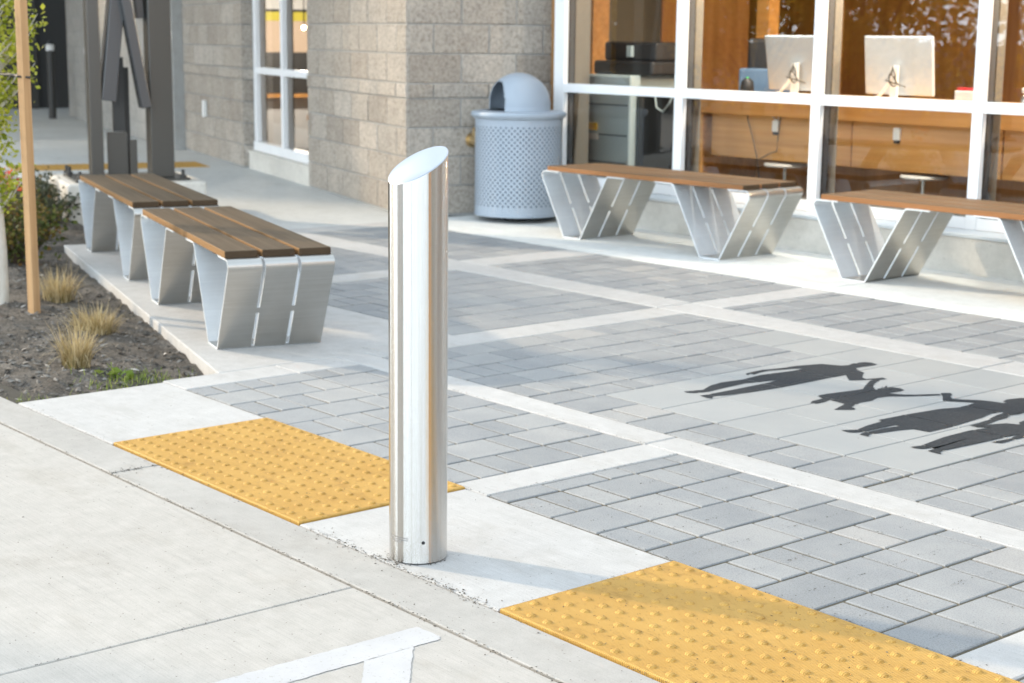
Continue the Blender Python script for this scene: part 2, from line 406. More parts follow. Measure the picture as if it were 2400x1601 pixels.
def copy_tree(o, parent=None):
    c = o.copy(); COL.objects.link(c)
    if parent: c.parent = parent
    for ch in list(o.children): copy_tree(ch, c)
    return c
CX, CY = (-.96, .2807), (.2807, .96)              # the left wing's own directions
def CF(s, u): return (CX[0] * s + CY[0] * u, CX[1] * s + CY[1] * u)
def cmat(): # matrix taking (s, u, z) to the scene
    return Matrix(((CX[0], CY[0], 0, 0), (CX[1], CY[1], 0, 0), (0, 0, 1, 0), (0, 0, 0, 1)))
CM = cmat()

# ================================================================ the setting: ground
struct(B().add([(-320, -320, -.15), (320, -320, -.15), (320, 320, -.15), (-320, 320, -.15)], [(0, 1, 2, 3)]).build('ground', MT['asphalt']))

YR = 2.304                                        # road edge
rd = B(); xs = [-60, -34, -19.0, -11.1, -7.25, -3.386, .45, 4.3, 8.2, 14, 30]; ys = [-4.6, -.6, YR]
for i in range(len(xs) - 1):
    for j in range(len(ys) - 1): rd.stone(xs[i] + .003, xs[i + 1] - .003, ys[j] + .003, ys[j + 1] - .003, -.14, 0, .0025)
struct(rd.build('road', MT['road']))
ks = B(); xs = [-60, -30, -14, -7.9, -4.80, -1.72, 1.4, 4.6, 9, 30]
for i in range(len(xs) - 1): ks.stone(xs[i] + .003, xs[i + 1] - .003, YR + .010, 2.484, -.14, 0, .003)
struct(ks.build('kerb_strip', MT['kerb']))
# dark filler seen in the open joints between slabs
jb = B(); jb.add([(-60, -4.6, -.011), (30, -4.6, -.011), (30, 2.6, -.011), (-60, 2.6, -.011)], [(0, 1, 2, 3)])
struct(jb.build('road_joint', MT['joint']))

# plaza: poured slabs, bands between the paver fields
PZ = B()
def slab(x0, x1, y0, y1): PZ.stone(x0 + .002, x1 - .002, y0 + .002, y1 - .002, -.14, 0, .004)
slab(-5.965, -5.155, 2.490, 3.125)                # landing by the planter
slab(-5.995, -5.79, 3.130, 3.668); slab(-5.995, -5.79, 3.672, 3.99)
slab(-3.945, -3.015, 2.490, 3.120)                # pad under the bollard
slab(-4.012, -3.842, 3.122, 3.984)                # band between the two front paver fields
slab(-1.795, -.85, 2.490, 3.120); slab(-2.110, -1.94, 3.122, 3.984); slab(.2, .37, 3.122, 3.984)
for a, b in ((-6.0, -4.012), (-4.008, -1.94), (-1.936, .37), (.374, 3), (3, 12)): slab(a, b, 3.986, 4.148)
slab(-6.100, -5.868, 4.212, 6.120); slab(-6.0, -5.868, 4.152, 4.208)
for a, b in ((-9.95, -8.165), (-8.16, -6.10), (-6.095, -4.08), (-4.075, -1.9), (-1.9, 3), (3, 12)): slab(a, b, 6.124, 6.385)
slab(-6.100, -5.868, 6.389, 7.335); slab(-8.160, -7.868, 6.389, 7.335); slab(-8.085, -7.84, 4.75, 6.12); slab(-10.2, -9.955, 6.124, 7.335)
slab(-3.95, -3.72, 6.389, 7.335); slab(-1.6, -1.37, 6.389, 7.335)
struct(PZ.build('paving_band', MT['slab']))
AP = B()
for a, b in ((-10.2, -7.99), (-7.985, -5.99), (-5.985, -3.85), (-3.845, -1.5), (-1.5, 3), (3, 12)): AP.stone(a + .002, b - .002, 7.339, 8.70, -.14, 0, .004)
AP.stone(-10.2, -9.0, 8.70, 9.6, -.14, -.001, .004)
struct(AP.build('apron', MT['apron']))
BP = B()                                          # slab under the two timber benches along the planter
BP.prism([(-6.0, 3.398), (-5.999, 4.21), (-6.104, 4.21), (-6.104, 4.745), (-8.09, 4.745), (-8.09, 4.95), (-9.95, 5.42), (-9.95, 6.12), (-10.2, 6.12), (-10.2, 5.05), (-10.31, 4.68)], -.14, -.001)
struct(BP.build('bench_pad', MT['slab'], bevel=.006))
WK = B()
WK.prism([(-10.206, 5.066), CF(22, 2.0), CF(22, 4.37), CF(12.04, 4.40), (-10.206, 7.70)], -.14, -.002)
WK.prism([CF(22.01, 2.0), CF(48, 2.0), CF(48, 7), CF(22.01, 7)], -.14, -.002)
WK.prism([CF(14.5, 4.375), CF(22, 4.375), CF(22, 4.8), CF(14.5, 4.8)], -.14, -.003)
struct(WK.build('walkway', MT['walk']))

# pavers: fields of two sizes in running rows, sand in the joints
SB = B(); PV = B(); GAP = .0055
def paver_field(x0, x1, y0, y1, from_right=True, pitch=.2035, flip=0, lower=None, skip=None, upper=None):
    SB.box(x0 - .001, x1 + .001, y0 - .001, y1 + .001, -.14, -.0052)
    y1_ = y1; n = int((x1 - x0) / pitch + 1e-6); rem = (x1 - x0) - n * pitch
    edges = [x1 - i * pitch for i in range(n + 1)] if from_right else [x0 + i * pitch for i in range(n + 1)]
    if rem > .05: edges.append(x0 if from_right else x1)
    else:
        edges[-1] = x0 if from_right else x1
    edges = sorted(edges)
    for r in range(len(edges) - 1):
        a, b = edges[r], edges[r + 1]; y1 = y1_ if upper is None else min(y1_, upper((a + b) / 2)); yy = y0 if lower is None else max(y0, lower(a), lower(b)); k = (r + flip) % 2
        seq = [.111, .111] if k == 0 else []
        big = True; first = True
        while yy < y1 - 1e-4:
            d = seq.pop(0) if seq else (.2235 if big else .112)
            if not seq and not first: big = not big
            first = False
            e = yy + d + random.uniform(-.003, .003)
            if y1 - e < .05: e = y1
            if not (skip and skip((a + b) / 2, (yy + e) / 2)):
                PV.stone(a + GAP, b - GAP, yy + GAP, e - GAP, -.1, random.uniform(-.0014, .0008), .0028, min(1, max(0, random.gauss(.45, .22))), .0004)
            yy = e
paver_field(-5.786, -4.014, 3.128, 3.982)
paver_field(-3.838, -2.114, 3.124, 3.982, flip=1)
paver_field(-1.936, .196, 3.124, 3.982)
MX0, MX1, MY0, MY1 = -4.69, -3.173, 4.425, 5.765
paver_field(-5.864, -4.69, 4.152, 6.118, from_right=False, upper=lambda x: 5.762 if x > -5.2535 else 9)
paver_field(-4.69, -3.173, 4.152, 4.422, from_right=False, flip=1)
paver_field(-3.169, -1.9, 4.152, 6.118, from_right=False, flip=1)
paver_field(-1.9, 1.4, 4.152, 6.118)
paver_field(-7.836, -6.104, 4.748, 6.118, flip=1)
paver_field(-9.945, -8.09, 4.9, 6.118, lower=lambda x: 4.95 + (-8.09 - x) * .255)
paver_field(-7.864, -6.104, 6.389, 7.335); paver_field(-9.95, -8.164, 6.389, 7.335, flip=1)
paver_field(-5.864, -3.954, 6.389, 7.335, flip=1); paver_field(-3.716, -1.604, 6.389, 7.335); paver_field(-1.366, .9, 6.389, 7.335)
struct(SB.build('sand_bed', MT['sand'])); struct(PV.build('paving', MT['paver']))

# grit and leaf bits lying in and beside the joints
GR = B()
def fleck(x, y, r, z=.0008):
    n = random.choice((3, 4, 5)); a0 = random.uniform(0, 6.28); el = random.uniform(1, 2.6); dr = random.uniform(0, 3.14)
    pts = []
    for i in range(n):
        a = a0 + 6.283 * i / n; rr = r * random.uniform(.6, 1.2); px, py = rr * math.cos(a) * el, rr * math.sin(a)
        pts.append((x + px * math.cos(dr) - py * math.sin(dr), y + px * math.sin(dr) + py * math.cos(dr), z + random.uniform(0, .002)))
    pts.append((x, y, z + r * .8)); GR.add(pts, [(i, (i + 1) % n, n) for i in range(n)], random.random())
def along(p0, p1, n, sp=.006, r=.002):
    for i in range(n):
        t = random.random(); dens = noise.noise(Vector((p0[0] + t * 7, p0[1] * 3 + t * 5, 1)))
        if dens < random.uniform(-.5, .35): continue
        d = random.gauss(0, sp) if random.random() < .8 else random.gauss(0, sp * 4)
        x = p0[0] + (p1[0] - p0[0]) * t; y = p0[1] + (p1[1] - p0[1]) * t; L = math.hypot(p1[0] - p0[0], p1[1] - p0[1])
        fleck(x - (p1[1] - p0[1]) / L * d, y + (p1[0] - p0[0]) / L * d, random.uniform(.4, 1.4) * r)
along((-7, 2.306), (-1.5, 2.306), 1000, .006, .0022); along((-6, 2.488), (-1.5, 2.488), 600, .006, .002)
along((-3.9, 2.49), (-3.05, 2.49), 500, .009, .002); along((-3.386, .8), (-3.386, 2.3), 220, .003, .0014); along((-4.80, 2.31), (-4.80, 2.48), 160, .009, .002)
along((-5.78, 3.127), (-1.9, 3.122), 500, .004, .0018); along((-3.013, 2.49), (-3.013, 3.12), 160, .004, .0016); along((-5.152, 2.49), (-5.152, 3.12), 80, .004, .0016)
along((-5.3, 4.15), (-2.2, 4.15), 260, .004, .0016); along((-5.3, 3.984), (-2.2, 3.984), 260, .004, .0018)
for x in [-3.84 + .2035 * i for i in range(9)]: along((x, 3.13), (x, 3.98), 110, .003, .0015)
for i in range(420): fleck(random.uniform(-6.5, -1.6), random.uniform(1.2, 3.1), random.uniform(.0006, .0019))
for i in range(260): fleck(random.uniform(-6, -2), random.uniform(3.1, 6.2), random.uniform(.0006, .0019))
for i in range(200): fleck(random.uniform(-3.0, -1.8), random.uniform(2.5, 3.1), random.uniform(.0008, .0024), .0068)
for i in range(150): fleck(random.uniform(-5.14, -3.95), random.uniform(2.5, 3.1), random.uniform(.0008, .0022), .0068)
for i in range(30):
    a = random.uniform(2.6, 6.9); fleck(-3.488 + .086 * math.cos(a), 2.591 + .086 * math.sin(a), .0022)
struct(GR.build('joint_grit', MT['grit']), 'stuff')

# white painted lines of the marked bay
PT = B(); zz = .0015
def rough_edge(poly, step=.012, j=.0016):
    out = []
    for i in range(len(poly)):
        p_, q_ = Vector(poly[i]), Vector(poly[(i + 1) % len(poly)]); L_ = (q_ - p_).length; n_ = max(1, int(L_ / step)); d_ = (q_ - p_).normalized(); nn = Vector((-d_.y, d_.x))
        for k in range(n_):
            c_ = p_ + (q_ - p_) * k / n_; r_ = nn * (random.uniform(-j, j) + .003 * noise.noise(Vector((c_.x * 25, c_.y * 25, 0)))) if k else Vector((0, 0)); out.append((c_.x + r_.x, c_.y + r_.y, zz))
    return out
pl = rough_edge([(-3.046, .2), (-2.944, .2), (-2.944, 2.252), (-2.962, 2.264), (-3.046, 2.258)]); PT.add(pl, [tuple(range(len(pl)))])
pl = rough_edge([(-2.943, 2.172), (-2.943, 2.030), (-2.842, 1.953), (-2.0, 1.31), (-1.94, 1.395), (-2.776, 2.038)]); PT.add(pl, [tuple(range(len(pl)))])
tag(PT.build('road_marking', MT['paint']), 'white painted line with a slanting bar on the concrete road', 'road marking')

# ================================================================ tactile panels
def tactile(x0, x1, y0, y1, nx, ny, label, M4=None, z=0.006):
    b = B(); e = .003
    b.stone(x0 + e, x1 - e, y0 + e, y1 - e, -.05, z, .003)
    px, py = (x1 - x0) / nx, (y1 - y0) / ny
    for i in range(nx):
        for j in range(ny):
            b.lathe([(.0128, z - .0002), (.0112, z + .0028), (.0078, z + .0048), (.0001, z + .0056)], 10, (x0 + px * (i + .5), y0 + py * (j + .5)))
    if M4: b.v = [tuple(M4 @ Vector(a)) for a in b.v]
    o = b.build('tactile_panel', MT['tact'], smooth=True)
    tag(o, label, 'tactile panel', 'yellow tactile paving panels'); return o
tactile(-5.153, -3.945, 2.490, 3.122, 20, 10, 'whole yellow tactile panel with raised domes between planter and bollard')
tactile(-3.013, -1.797, 2.490, 3.118, 20, 10, 'yellow tactile panel cut by the bottom edge, right of the bollard')
tactile(17.3, 18.0, 2.0, 4.03, 10, 29, 'far yellow tactile strip on the walkway behind the timber benches', Matrix.Translation((0, 0, .0)) @ CM, z=.004)

# ================================================================ mural of walking family
fm = thing('paving_mural', 'pale tile mural with black walking family set in grey pavers', 'mural', (-3.93, 5.1, 0))
tl = B(); sb = B()
tx = [-4.69, -4.366, -4.07, -3.774, -3.468, -3.173]; ty = [4.425, 4.757, 5.098, 5.43, 5.765, 6.118]
ox, oy = 3.93, -5.1
for j in range(5):
    xx = ([-5.2535, -4.972] if j == 4 else []) + tx
    for i in range(len(xx) - 1):
        tl.stone(xx[i] + .003 + ox, xx[i + 1] - .003 + ox, ty[j] + .003 + oy, ty[j + 1] - .003 + oy, -.05, 0, .002, random.random())
    sb.box(xx[0] + ox, xx[-1] + ox, ty[j] + oy, ty[j + 1] + oy, -.14, -.006)
tl.build('tile', MT['tile'], fm); sb.build('tile_bedding', MT['sand'], fm)
FIG = {'figure': [
 ('tall figure in a cap striding', [(-4.532, 4.717), (-4.52, 4.763), (-4.507, 4.806), (-4.546, 4.89), (-4.561, 4.974), (-4.547, 5.087), (-4.564, 5.228), (-4.537, 5.405), (-4.543, 5.482), (-4.565, 5.433), (-4.601, 5.322), (-4.6, 5.258), (-4.586, 5.207), (-4.608, 5.206), (-4.592, 5.172), (-4.623, 5.192), (-4.626, 5.221), (-4.629, 5.254), (-4.633, 5.306), (-4.607, 5.412), (-4.602, 5.492), (-4.581, 5.564), (-4.562, 5.624), (-4.483, 5.665), (-4.469, 5.698), (-4.485, 5.752), (-4.474, 5.758), (-4.479, 5.785), (-4.471, 5.816), (-4.443, 5.827), (-4.401, 5.815), (-4.398, 5.765), (-4.406, 5.728), (-4.409, 5.671), (-4.364, 5.639), (-4.321, 5.62), (-4.295, 5.577), (-4.263, 5.532), (-4.233, 5.522), (-4.22, 5.565), (-4.21, 5.602), (-4.181, 5.596), (-4.183, 5.567), (-4.213, 5.522), (-4.248, 5.454), (-4.26, 5.441), (-4.34, 5.518), (-4.343, 5.385), (-4.341, 5.32), (-4.34, 5.099), (-4.357, 4.898), (-4.38, 4.794), (-4.392, 4.765), (-4.39, 4.739), (-4.368, 4.713), (-4.392, 4.704), (-4.439, 4.716), (-4.433, 4.761), (-4.434, 4.809), (-4.433, 4.923), (-4.436, 5.074), (-4.439, 5.137), (-4.451, 5.201), (-4.468, 5.105), (-4.487, 5.041), (-4.477, 4.898), (-4.467, 4.797), (-4.473, 4.765), (-4.486, 4.728), (-4.507, 4.712)]),
 ('small child in a skirt held by both hands', [(-4.146, 5.095), (-4.145, 5.157), (-4.13, 5.235), (-4.114, 5.333), (-4.113, 5.346), (-4.163, 5.433), (-4.2, 5.505), (-4.202, 5.556), (-4.185, 5.554), (-4.159, 5.486), (-4.128, 5.432), (-4.094, 5.395), (-4.063, 5.373), (-4.08, 5.401), (-4.079, 5.426), (-4.093, 5.45), (-4.074, 5.433), (-4.09, 5.465), (-4.096, 5.482), (-4.073, 5.458), (-4.06, 5.475), (-4.027, 5.484), (-3.996, 5.467), (-3.99, 5.435), (-4.003, 5.366), (-3.942, 5.396), (-3.908, 5.446), (-3.862, 5.525), (-3.845, 5.507), (-3.882, 5.435), (-3.923, 5.37), (-3.963, 5.318), (-3.973, 5.26), (-3.953, 5.198), (-3.959, 5.136), (-3.947, 5.088), (-3.957, 5.106), (-3.929, 5.041), (-3.904, 5.034), (-3.893, 5.014), (-3.942, 4.95), (-3.965, 5.02), (-3.981, 5.065), (-4.066, 5.075), (-4.053, 5.025), (-4.053, 4.979), (-4.077, 4.97), (-4.094, 5.002), (-4.098, 5.07)]),
 ('figure in a long dress', [(-3.866, 5.536), (-3.861, 5.554), (-3.846, 5.573), (-3.824, 5.557), (-3.805, 5.515), (-3.774, 5.49), (-3.742, 5.509), (-3.69, 5.557), (-3.651, 5.575), (-3.603, 5.584), (-3.598, 5.602), (-3.622, 5.613), (-3.631, 5.657), (-3.614, 5.723), (-3.585, 5.756), (-3.541, 5.775), (-3.498, 5.744), (-3.492, 5.688), (-3.506, 5.648), (-3.491, 5.605), (-3.458, 5.544), (-3.456, 5.506), (-3.452, 5.47), (-3.462, 5.416), (-3.446, 5.377), (-3.446, 5.319), (-3.435, 5.255), (-3.428, 5.188), (-3.458, 5.144), (-3.459, 5.205), (-3.468, 5.28), (-3.481, 5.323), (-3.495, 5.383), (-3.499, 5.428), (-3.514, 5.451), (-3.526, 5.39), (-3.508, 5.306), (-3.489, 5.092), (-3.491, 4.942), (-3.557, 4.934), (-3.575, 4.879), (-3.597, 4.761), (-3.605, 4.742), (-3.585, 4.705), (-3.625, 4.706), (-3.634, 4.745), (-3.63, 4.774), (-3.627, 4.861), (-3.615, 4.933), (-3.636, 4.934), (-3.639, 4.836), (-3.642, 4.754), (-3.652, 4.717), (-3.671, 4.7), (-3.708, 4.702), (-3.68, 4.747), (-3.678, 4.765), (-3.696, 4.848), (-3.702, 4.929), (-3.706, 4.944), (-3.725, 4.944), (-3.718, 5.073), (-3.719, 5.089), (-3.694, 5.296), (-3.665, 5.375), (-3.667, 5.436), (-3.675, 5.505), (-3.717, 5.473), (-3.761, 5.437), (-3.77, 5.418), (-3.823, 5.491)]),
 ('older child in trousers', [(-3.394, 4.697), (-3.382, 4.744), (-3.408, 4.919), (-3.41, 5.079), (-3.404, 5.116), (-3.39, 5.188), (-3.428, 5.15), (-3.451, 5.147), (-3.422, 5.184), (-3.423, 5.214), (-3.394, 5.289), (-3.347, 5.313), (-3.371, 5.34), (-3.376, 5.382), (-3.35, 5.405), (-3.316, 5.411), (-3.28, 5.382), (-3.267, 5.333), (-3.271, 5.3), (-3.242, 5.245), (-3.228, 5.191), (-3.227, 5.152), (-3.229, 5.099), (-3.227, 5.014), (-3.259, 4.99), (-3.253, 5.03), (-3.245, 5.087), (-3.264, 5.18), (-3.271, 5.116), (-3.275, 5.018), (-3.281, 4.91), (-3.291, 4.76), (-3.29, 4.728), (-3.264, 4.702), (-3.323, 4.702), (-3.323, 4.744), (-3.34, 4.867), (-3.343, 4.995), (-3.332, 4.877), (-3.34, 4.75), (-3.356, 4.709)])]}
for i, (lb, poly) in enumerate(FIG['figure']):
    bm = bmesh.new(); z0 = .0012 + .0006 * i
    f = bm.faces.new([bm.verts.new((x + ox, y + oy, z0)) for x, y in poly]); f.normal_update()
    if f.normal.z < 0: f.normal_flip()
    bmesh.ops.triangulate(bm, faces=bm.faces)
    for axis, lines, off in ((0, tx, ox), (1, ty, oy)):   # the black is printed tile by tile, so it breaks at the joints
        for c_ in lines:
            for sgn in (-1, 1):
                co = [0, 0, 0]; co[axis] = c_ + off + sgn * .0024; no = [0, 0, 0]; no[axis] = 1
                bmesh.ops.bisect_plane(bm, geom=bm.verts[:] + bm.edges[:] + bm.faces[:], plane_co=co, plane_no=no)
            bmesh.ops.delete(bm, geom=[f_ for f_ in bm.faces if abs(f_.calc_center_median()[axis] - c_ - off) < .0023], context='FACES')
    me = bpy.data.meshes.new('silhouette'); bm.to_mesh(me); bm.free(); me.materials.append(MT['ink'])
    o = bpy.data.objects.new('silhouette', me); COL.objects.link(o); o.parent = fm; o['label'] = 'black silhouette, ' + lb

# ================================================================ bollard
bx, by, br = -3.488, 2.591, .0805
bo = thing('steel_bollard', 'brushed stainless steel bollard with slanted top at the kerb', 'bollard', (bx, by, 0))
b = B(); n = 96; zc = 1.0875; sl = .577
def rim(r_, off=0): return [(r_ * math.cos(6.28318 * k / n), r_ * math.sin(6.28318 * k / n), zc + off + sl * r_ * math.sin(6.28318 * k / n)) for k in range(n)]
low = [(br * math.cos(6.28318 * k / n), br * math.sin(6.28318 * k / n), .004) for k in range(n)]
hi = rim(br, -.003)
b.add(low + hi, [(k, (k + 1) % n, n + (k + 1) % n, n + k) for k in range(n)])
b.build('post', MT['bollard'], bo, smooth=True)
b = B(); a1 = rim(br, -.003); a2 = rim(br - .002, 0)
b.add(a1 + a2, [(k, (k + 1) % n, n + (k + 1) % n, n + k) for k in range(n)] + [tuple(range(n, 2 * n))]); b.build('cap', MT['cap'], bo, smooth=True)
b = B(); b.lathe([(br - .006, -.01), (br - .006, .006)], 48); b.build('base_sleeve', MT['dark'], bo)
va = math.atan2(-.596, .803)                      # direction from the bollard towards the road corner
def on_cyl(da, z, r_=br): return (r_ * math.cos(va + da), r_ * math.sin(va + da), z)
b = B(); b.tube([on_cyl(.17, .063, br - .002), on_cyl(.17, .063, br + .0012)], .0048, 14); b.build('set_screw', MT['dark'], bo)
b = B(); st = []                                  # etched maker's lines: too small to read in the photograph
for k, (zz, a0, a1_) in enumerate(((.072, -1.15, -.38), (.066, -1.15, -.36), (.060, -1.05, -.62))):
    a = a0
    while a < a1_:
        da = random.uniform(.012, .04)
        q = [on_cyl(a, zz, br + .0005), on_cyl(a + da, zz, br + .0005), on_cyl(a + da, zz + .0028, br + .0005), on_cyl(a, zz + .0028, br + .0005)]
        b.add(q, [(0, 1, 2, 3)]); a += da + .010
b.build('etched_text', M('etching', (.30, .29, .28), .7).m, bo)

# ================================================================ benches
def vleg(side, H, W, lean=.262, base=.085, fl=.15, rad=.032):
    """bent plate leg: flat foot, two leaning plates, flanges turned towards the bench middle (side = +1: middle lies at +x)"""
    def arm(sgn):
        # from foot corner up to flange end, in (x, z)
        fx = sgn * base; tx_, tz = sgn * (base + lean), H
        inward = side * 1.0
        d = Vector((tx_ - fx, tz)).normalized(); h = Vector((inward, 0))
        cosang = d.dot(h); ang = math.acos(max(-1, min(1, cosang))); tl_ = rad * math.tan(ang / 2)
        p1 = Vector((tx_, tz)) - d * tl_; p2 = Vector((tx_, tz)) + h * tl_
        pts = [Vector((fx, 0))]
        L = (p1 - pts[0]).length
        for q in (.02, .06, .20, .35, .455, .525, .62, .75, .88): pts.append(pts[0] + d * L * q)
        nrm = Vector((-d.y, d.x)); nrm = nrm if nrm.dot(h) > 0 else -nrm
        c_ = p1 + nrm * rad
        a0 = math.atan2((p1 - c_).y, (p1 - c_).x); a1 = math.atan2((p2 - c_).y, (p2 - c_).x)
        while a1 - a0 > math.pi: a1 -= 2 * math.pi
        while a1 - a0 < -math.pi: a1 += 2 * math.pi
        for q in range(11): a = a0 + (a1 - a0) * q / 10; pts.append(c_ + Vector((math.cos(a), math.sin(a))) * rad)
        pts.append(p2 + h * .03); pts.append(p2 + h * fl)
        return pts
    b = B(); s_ = .0075
    yc = [-W / 2, -W / 6 - s_, -W / 6 + s_, W / 6 - s_, W / 6 + s_, W / 2]
    for sgn in (-1, 1):
        pts = arm(sgn); m = len(pts)
        vv = [(q.x, y, q.y) for q in pts for y in yc]; ff = []
        for i in range(m - 1):
            for j in range(5):
                if j in (1, 3) and ((1 <= i <= 4) or (6 <= i <= m - 3)): continue     # slots
                q4 = (i * 6 + j, i * 6 + j + 1, (i + 1) * 6 + j + 1, (i + 1) * 6 + j); ff.append(q4 if sgn > 0 else q4[::-1])
        b.add(vv, ff)
    fx = base
    b.add([(-fx, -W / 2, 0), (fx, -W / 2, 0), (fx, W / 2, 0), (-fx, W / 2, 0)], [(0, 1, 2, 3)])
    return b
def bench(label, x, y, rz, H, W, L, wood_mat, group):
    """origin at the bench middle on the ground; long side along local x"""
    t = thing('metal_bench', label, 'bench', (x, y, 0), rz, group)
    zt = H - .036
    for sd in (-1, 1):
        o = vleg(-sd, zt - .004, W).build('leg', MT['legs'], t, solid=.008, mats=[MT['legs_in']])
        o.modifiers['solid'].material_offset = 1; o.modifiers['solid'].material_offset_rim = 1  # inner faces and rims take the paler tint as painted reflection
        o.location = (sd * .66, 0, .004)
    g = .019; sw = (W - 2 * g) / 3
    for k in range(3):
        y0 = -W / 2 + k * (sw + g)
        b = B().box(-L / 2, L / 2, y0, y0 + sw, zt + .002, H)
        b.build('seat_slat', MT[wood_mat], t, bevel=.005)
    return t
GB = 'steel and timber benches'
ang = math.atan2(-.2807, .96)
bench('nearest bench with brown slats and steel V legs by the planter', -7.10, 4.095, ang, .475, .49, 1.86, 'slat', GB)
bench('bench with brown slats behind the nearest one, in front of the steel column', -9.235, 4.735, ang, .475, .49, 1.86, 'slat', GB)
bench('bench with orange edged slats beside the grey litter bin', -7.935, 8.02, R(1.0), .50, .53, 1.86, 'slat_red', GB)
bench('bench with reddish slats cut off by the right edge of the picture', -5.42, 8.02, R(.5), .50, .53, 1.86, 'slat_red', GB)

# ================================================================ the building
bd = thing('office_building', 'tan block building with white framed windows and a storefront', 'building', (-8.0, 9.0, 0))
def sub(b, name, mat, parent=bd, **k):
    o = b.build(name, mat, parent, **k)
    if parent is bd: o.location = (8.0, -9.0, 0)
    return o
# --- block walls: every block a chamfered stone, mortar behind
ZC = [.017, .245, .473, .701, .929, 1.045] + [1.045 + .228 * i for i in range(1, 12)]
def blocks(b, mo, p0, dirv, nrm, length, z_list, start, bl=.47, skip=None, depth=.11, tl=0, end_gap=0):
    """blocks on a vertical face: p0 corner, dirv along, nrm outwards"""
    px, py = p0
    for i in range(len(z_list) - 1):
        z0, z1 = z_list[i], z_list[i + 1]; off = start if i % 2 == 0 else start - bl / 2
        a = -bl + (off % bl)
        while a < length - .02:
            q0, q1 = max(a, 0) + .005, min(a + bl, length) - .005
            a += bl
            if q1 - q0 < .03: continue
            pr = (.007 if abs((z1 - z0) - .116) < .01 else 0) + random.uniform(0, .004)
            t = min(1, max(0, random.gauss(.5 + (.18 if z1 - z0 < .15 else 0), .2))); ch = .006
            def P(s_, z, d): return (px + dirv[0] * s_ + nrm[0] * d, py + dirv[1] * s_ + nrm[1] * d, z)
            vv = [P(q0, z0 + .005, -depth), P(q1, z0 + .005, -depth), P(q1, z1 - .005, -depth), P(q0, z1 - .005, -depth),
                  P(q0, z0 + .005, pr - ch), P(q1, z0 + .005, pr - ch), P(q1, z1 - .005, pr - ch), P(q0, z1 - .005, pr - ch),
                  P(q0 + ch, z0 + .005 + ch, pr), P(q1 - ch, z0 + .005 + ch, pr), P(q1 - ch, z1 - .005 - ch, pr), P(q0 + ch, z1 - .005 - ch, pr)]
            ff = [(8, 9, 10, 11)]
            for k in range(4):
                n_ = (k + 1) % 4; ff += [(k, n_, 4 + n_, 4 + k), (4 + k, 4 + n_, 8 + n_, 8 + k)]
            b.add(vv, ff, t)
ncx = (-CX[0], -CX[1]); ncy = (-CY[0], -CY[1])
b = B(); m = B()
blocks(b, m, CF(12.043, 4.36), CX, ncy, 2.69, ZC, .23)
blocks(b, m, CF(12.043, 4.372), CY, ncx, 1.4, ZC, .21)
blocks(b, m, CF(14.733, 4.372), CY, (CX[0], CX[1]), .5, ZC, .21)
for q in ((12.052, 14.724, 4.369, 5.74, 0, 3.55),): m.box(*q, M4=CM)
sub(b, 'block_pier', MT['cmu'], recalc=True); sub(m, 'pier_mortar', MT['mortar'], recalc=True)
b = B(); m = B()
blocks(b, m, CF(17.05, 4.335), CX, ncy, 2.85, ZC, .12)
blocks(b, m, CF(17.05, 4.347), CY, ncx, .14, ZC, .0)
m.box(17.06, 19.89, 4.345, 4.49, 0, 3.55, M4=CM)
sub(b, 'block_wall', MT['cmu'], recalc=True); sub(m, 'wall_mortar', MT['mortar'], recalc=True)
b = B(); m = B()
zg = [.0] + [.232 * i for i in range(1, 16)]
blocks(b, m, CF(19.91, 4.20), CX, ncy, 8.25, zg, .2)
m.box(19.893, 28.15, 4.206, 4.61, 0, 3.5, M4=CM)
sub(b, 'grey_block_wall', MT['cmu2'], recalc=True); sub(m, 'grey_mortar', MT['mortar'], recalc=True)
b = B(); b.box(14.60, 17.12, 4.33, 5.0, 2.75, 3.55, M4=CM); sub(b, 'lintel', MT['found'], recalc=True)
b = B(); b.box(14.735, 17.05, 4.39, 4.9, -.05, .165, M4=CM); b.box(14.735, 17.05, 4.372, 4.9, .1655, .192, M4=CM); sub(b, 'window_sill_base', MT['found'], recalc=True)
# --- left window
def wbox(b, s0, s1, u0, u1, z0, z1): b.box(s0, s1, u0, u1, z0, z1, M4=CM)
b = B()
wbox(b, 14.735, 17.04, 4.44, 4.56, .193, .285)                                   # bottom rail
for s0, s1 in ((14.735, 14.83), (15.90, 15.985), (16.93, 17.04)): wbox(b, s0, s1, 4.452, 4.56, .286, 2.66)
for s0, s1 in ((14.831, 15.899), (15.986, 16.929)):
    wbox(b, s0, s1, 4.455, 4.555, .995, 1.062); wbox(b, s0, s1, 4.455, 4.555, 2.58, 2.66)
wf = sub(b, 'window', MT['frame'], recalc=True, bevel=.004)
b = B()
for s0, s1 in ((14.75, 14.825), (15.903, 15.983), (16.932, 17.03)): wbox(b, s0, s1, 4.5605, 4.567, .286, 2.66)
sub(b, 'gasket', MT['dark'], wf, recalc=True)
for s0, s1 in ((14.83, 15.90), (15.985, 16.93)):
    for z0, z1 in ((.285, .995), (1.062, 2.58)):
        q = [CM @ Vector(a) for a in ((s0, 4.50, z0), (s1, 4.50, z0), (s1, 4.50, z1), (s0, 4.50, z1))]
        sub(B().add(q[::-1], [(0, 1, 2, 3)]), 'pane', MT['glass'], wf)
    for z0, z1 in ((.285, .995), (1.062, 2.58)):
        pass
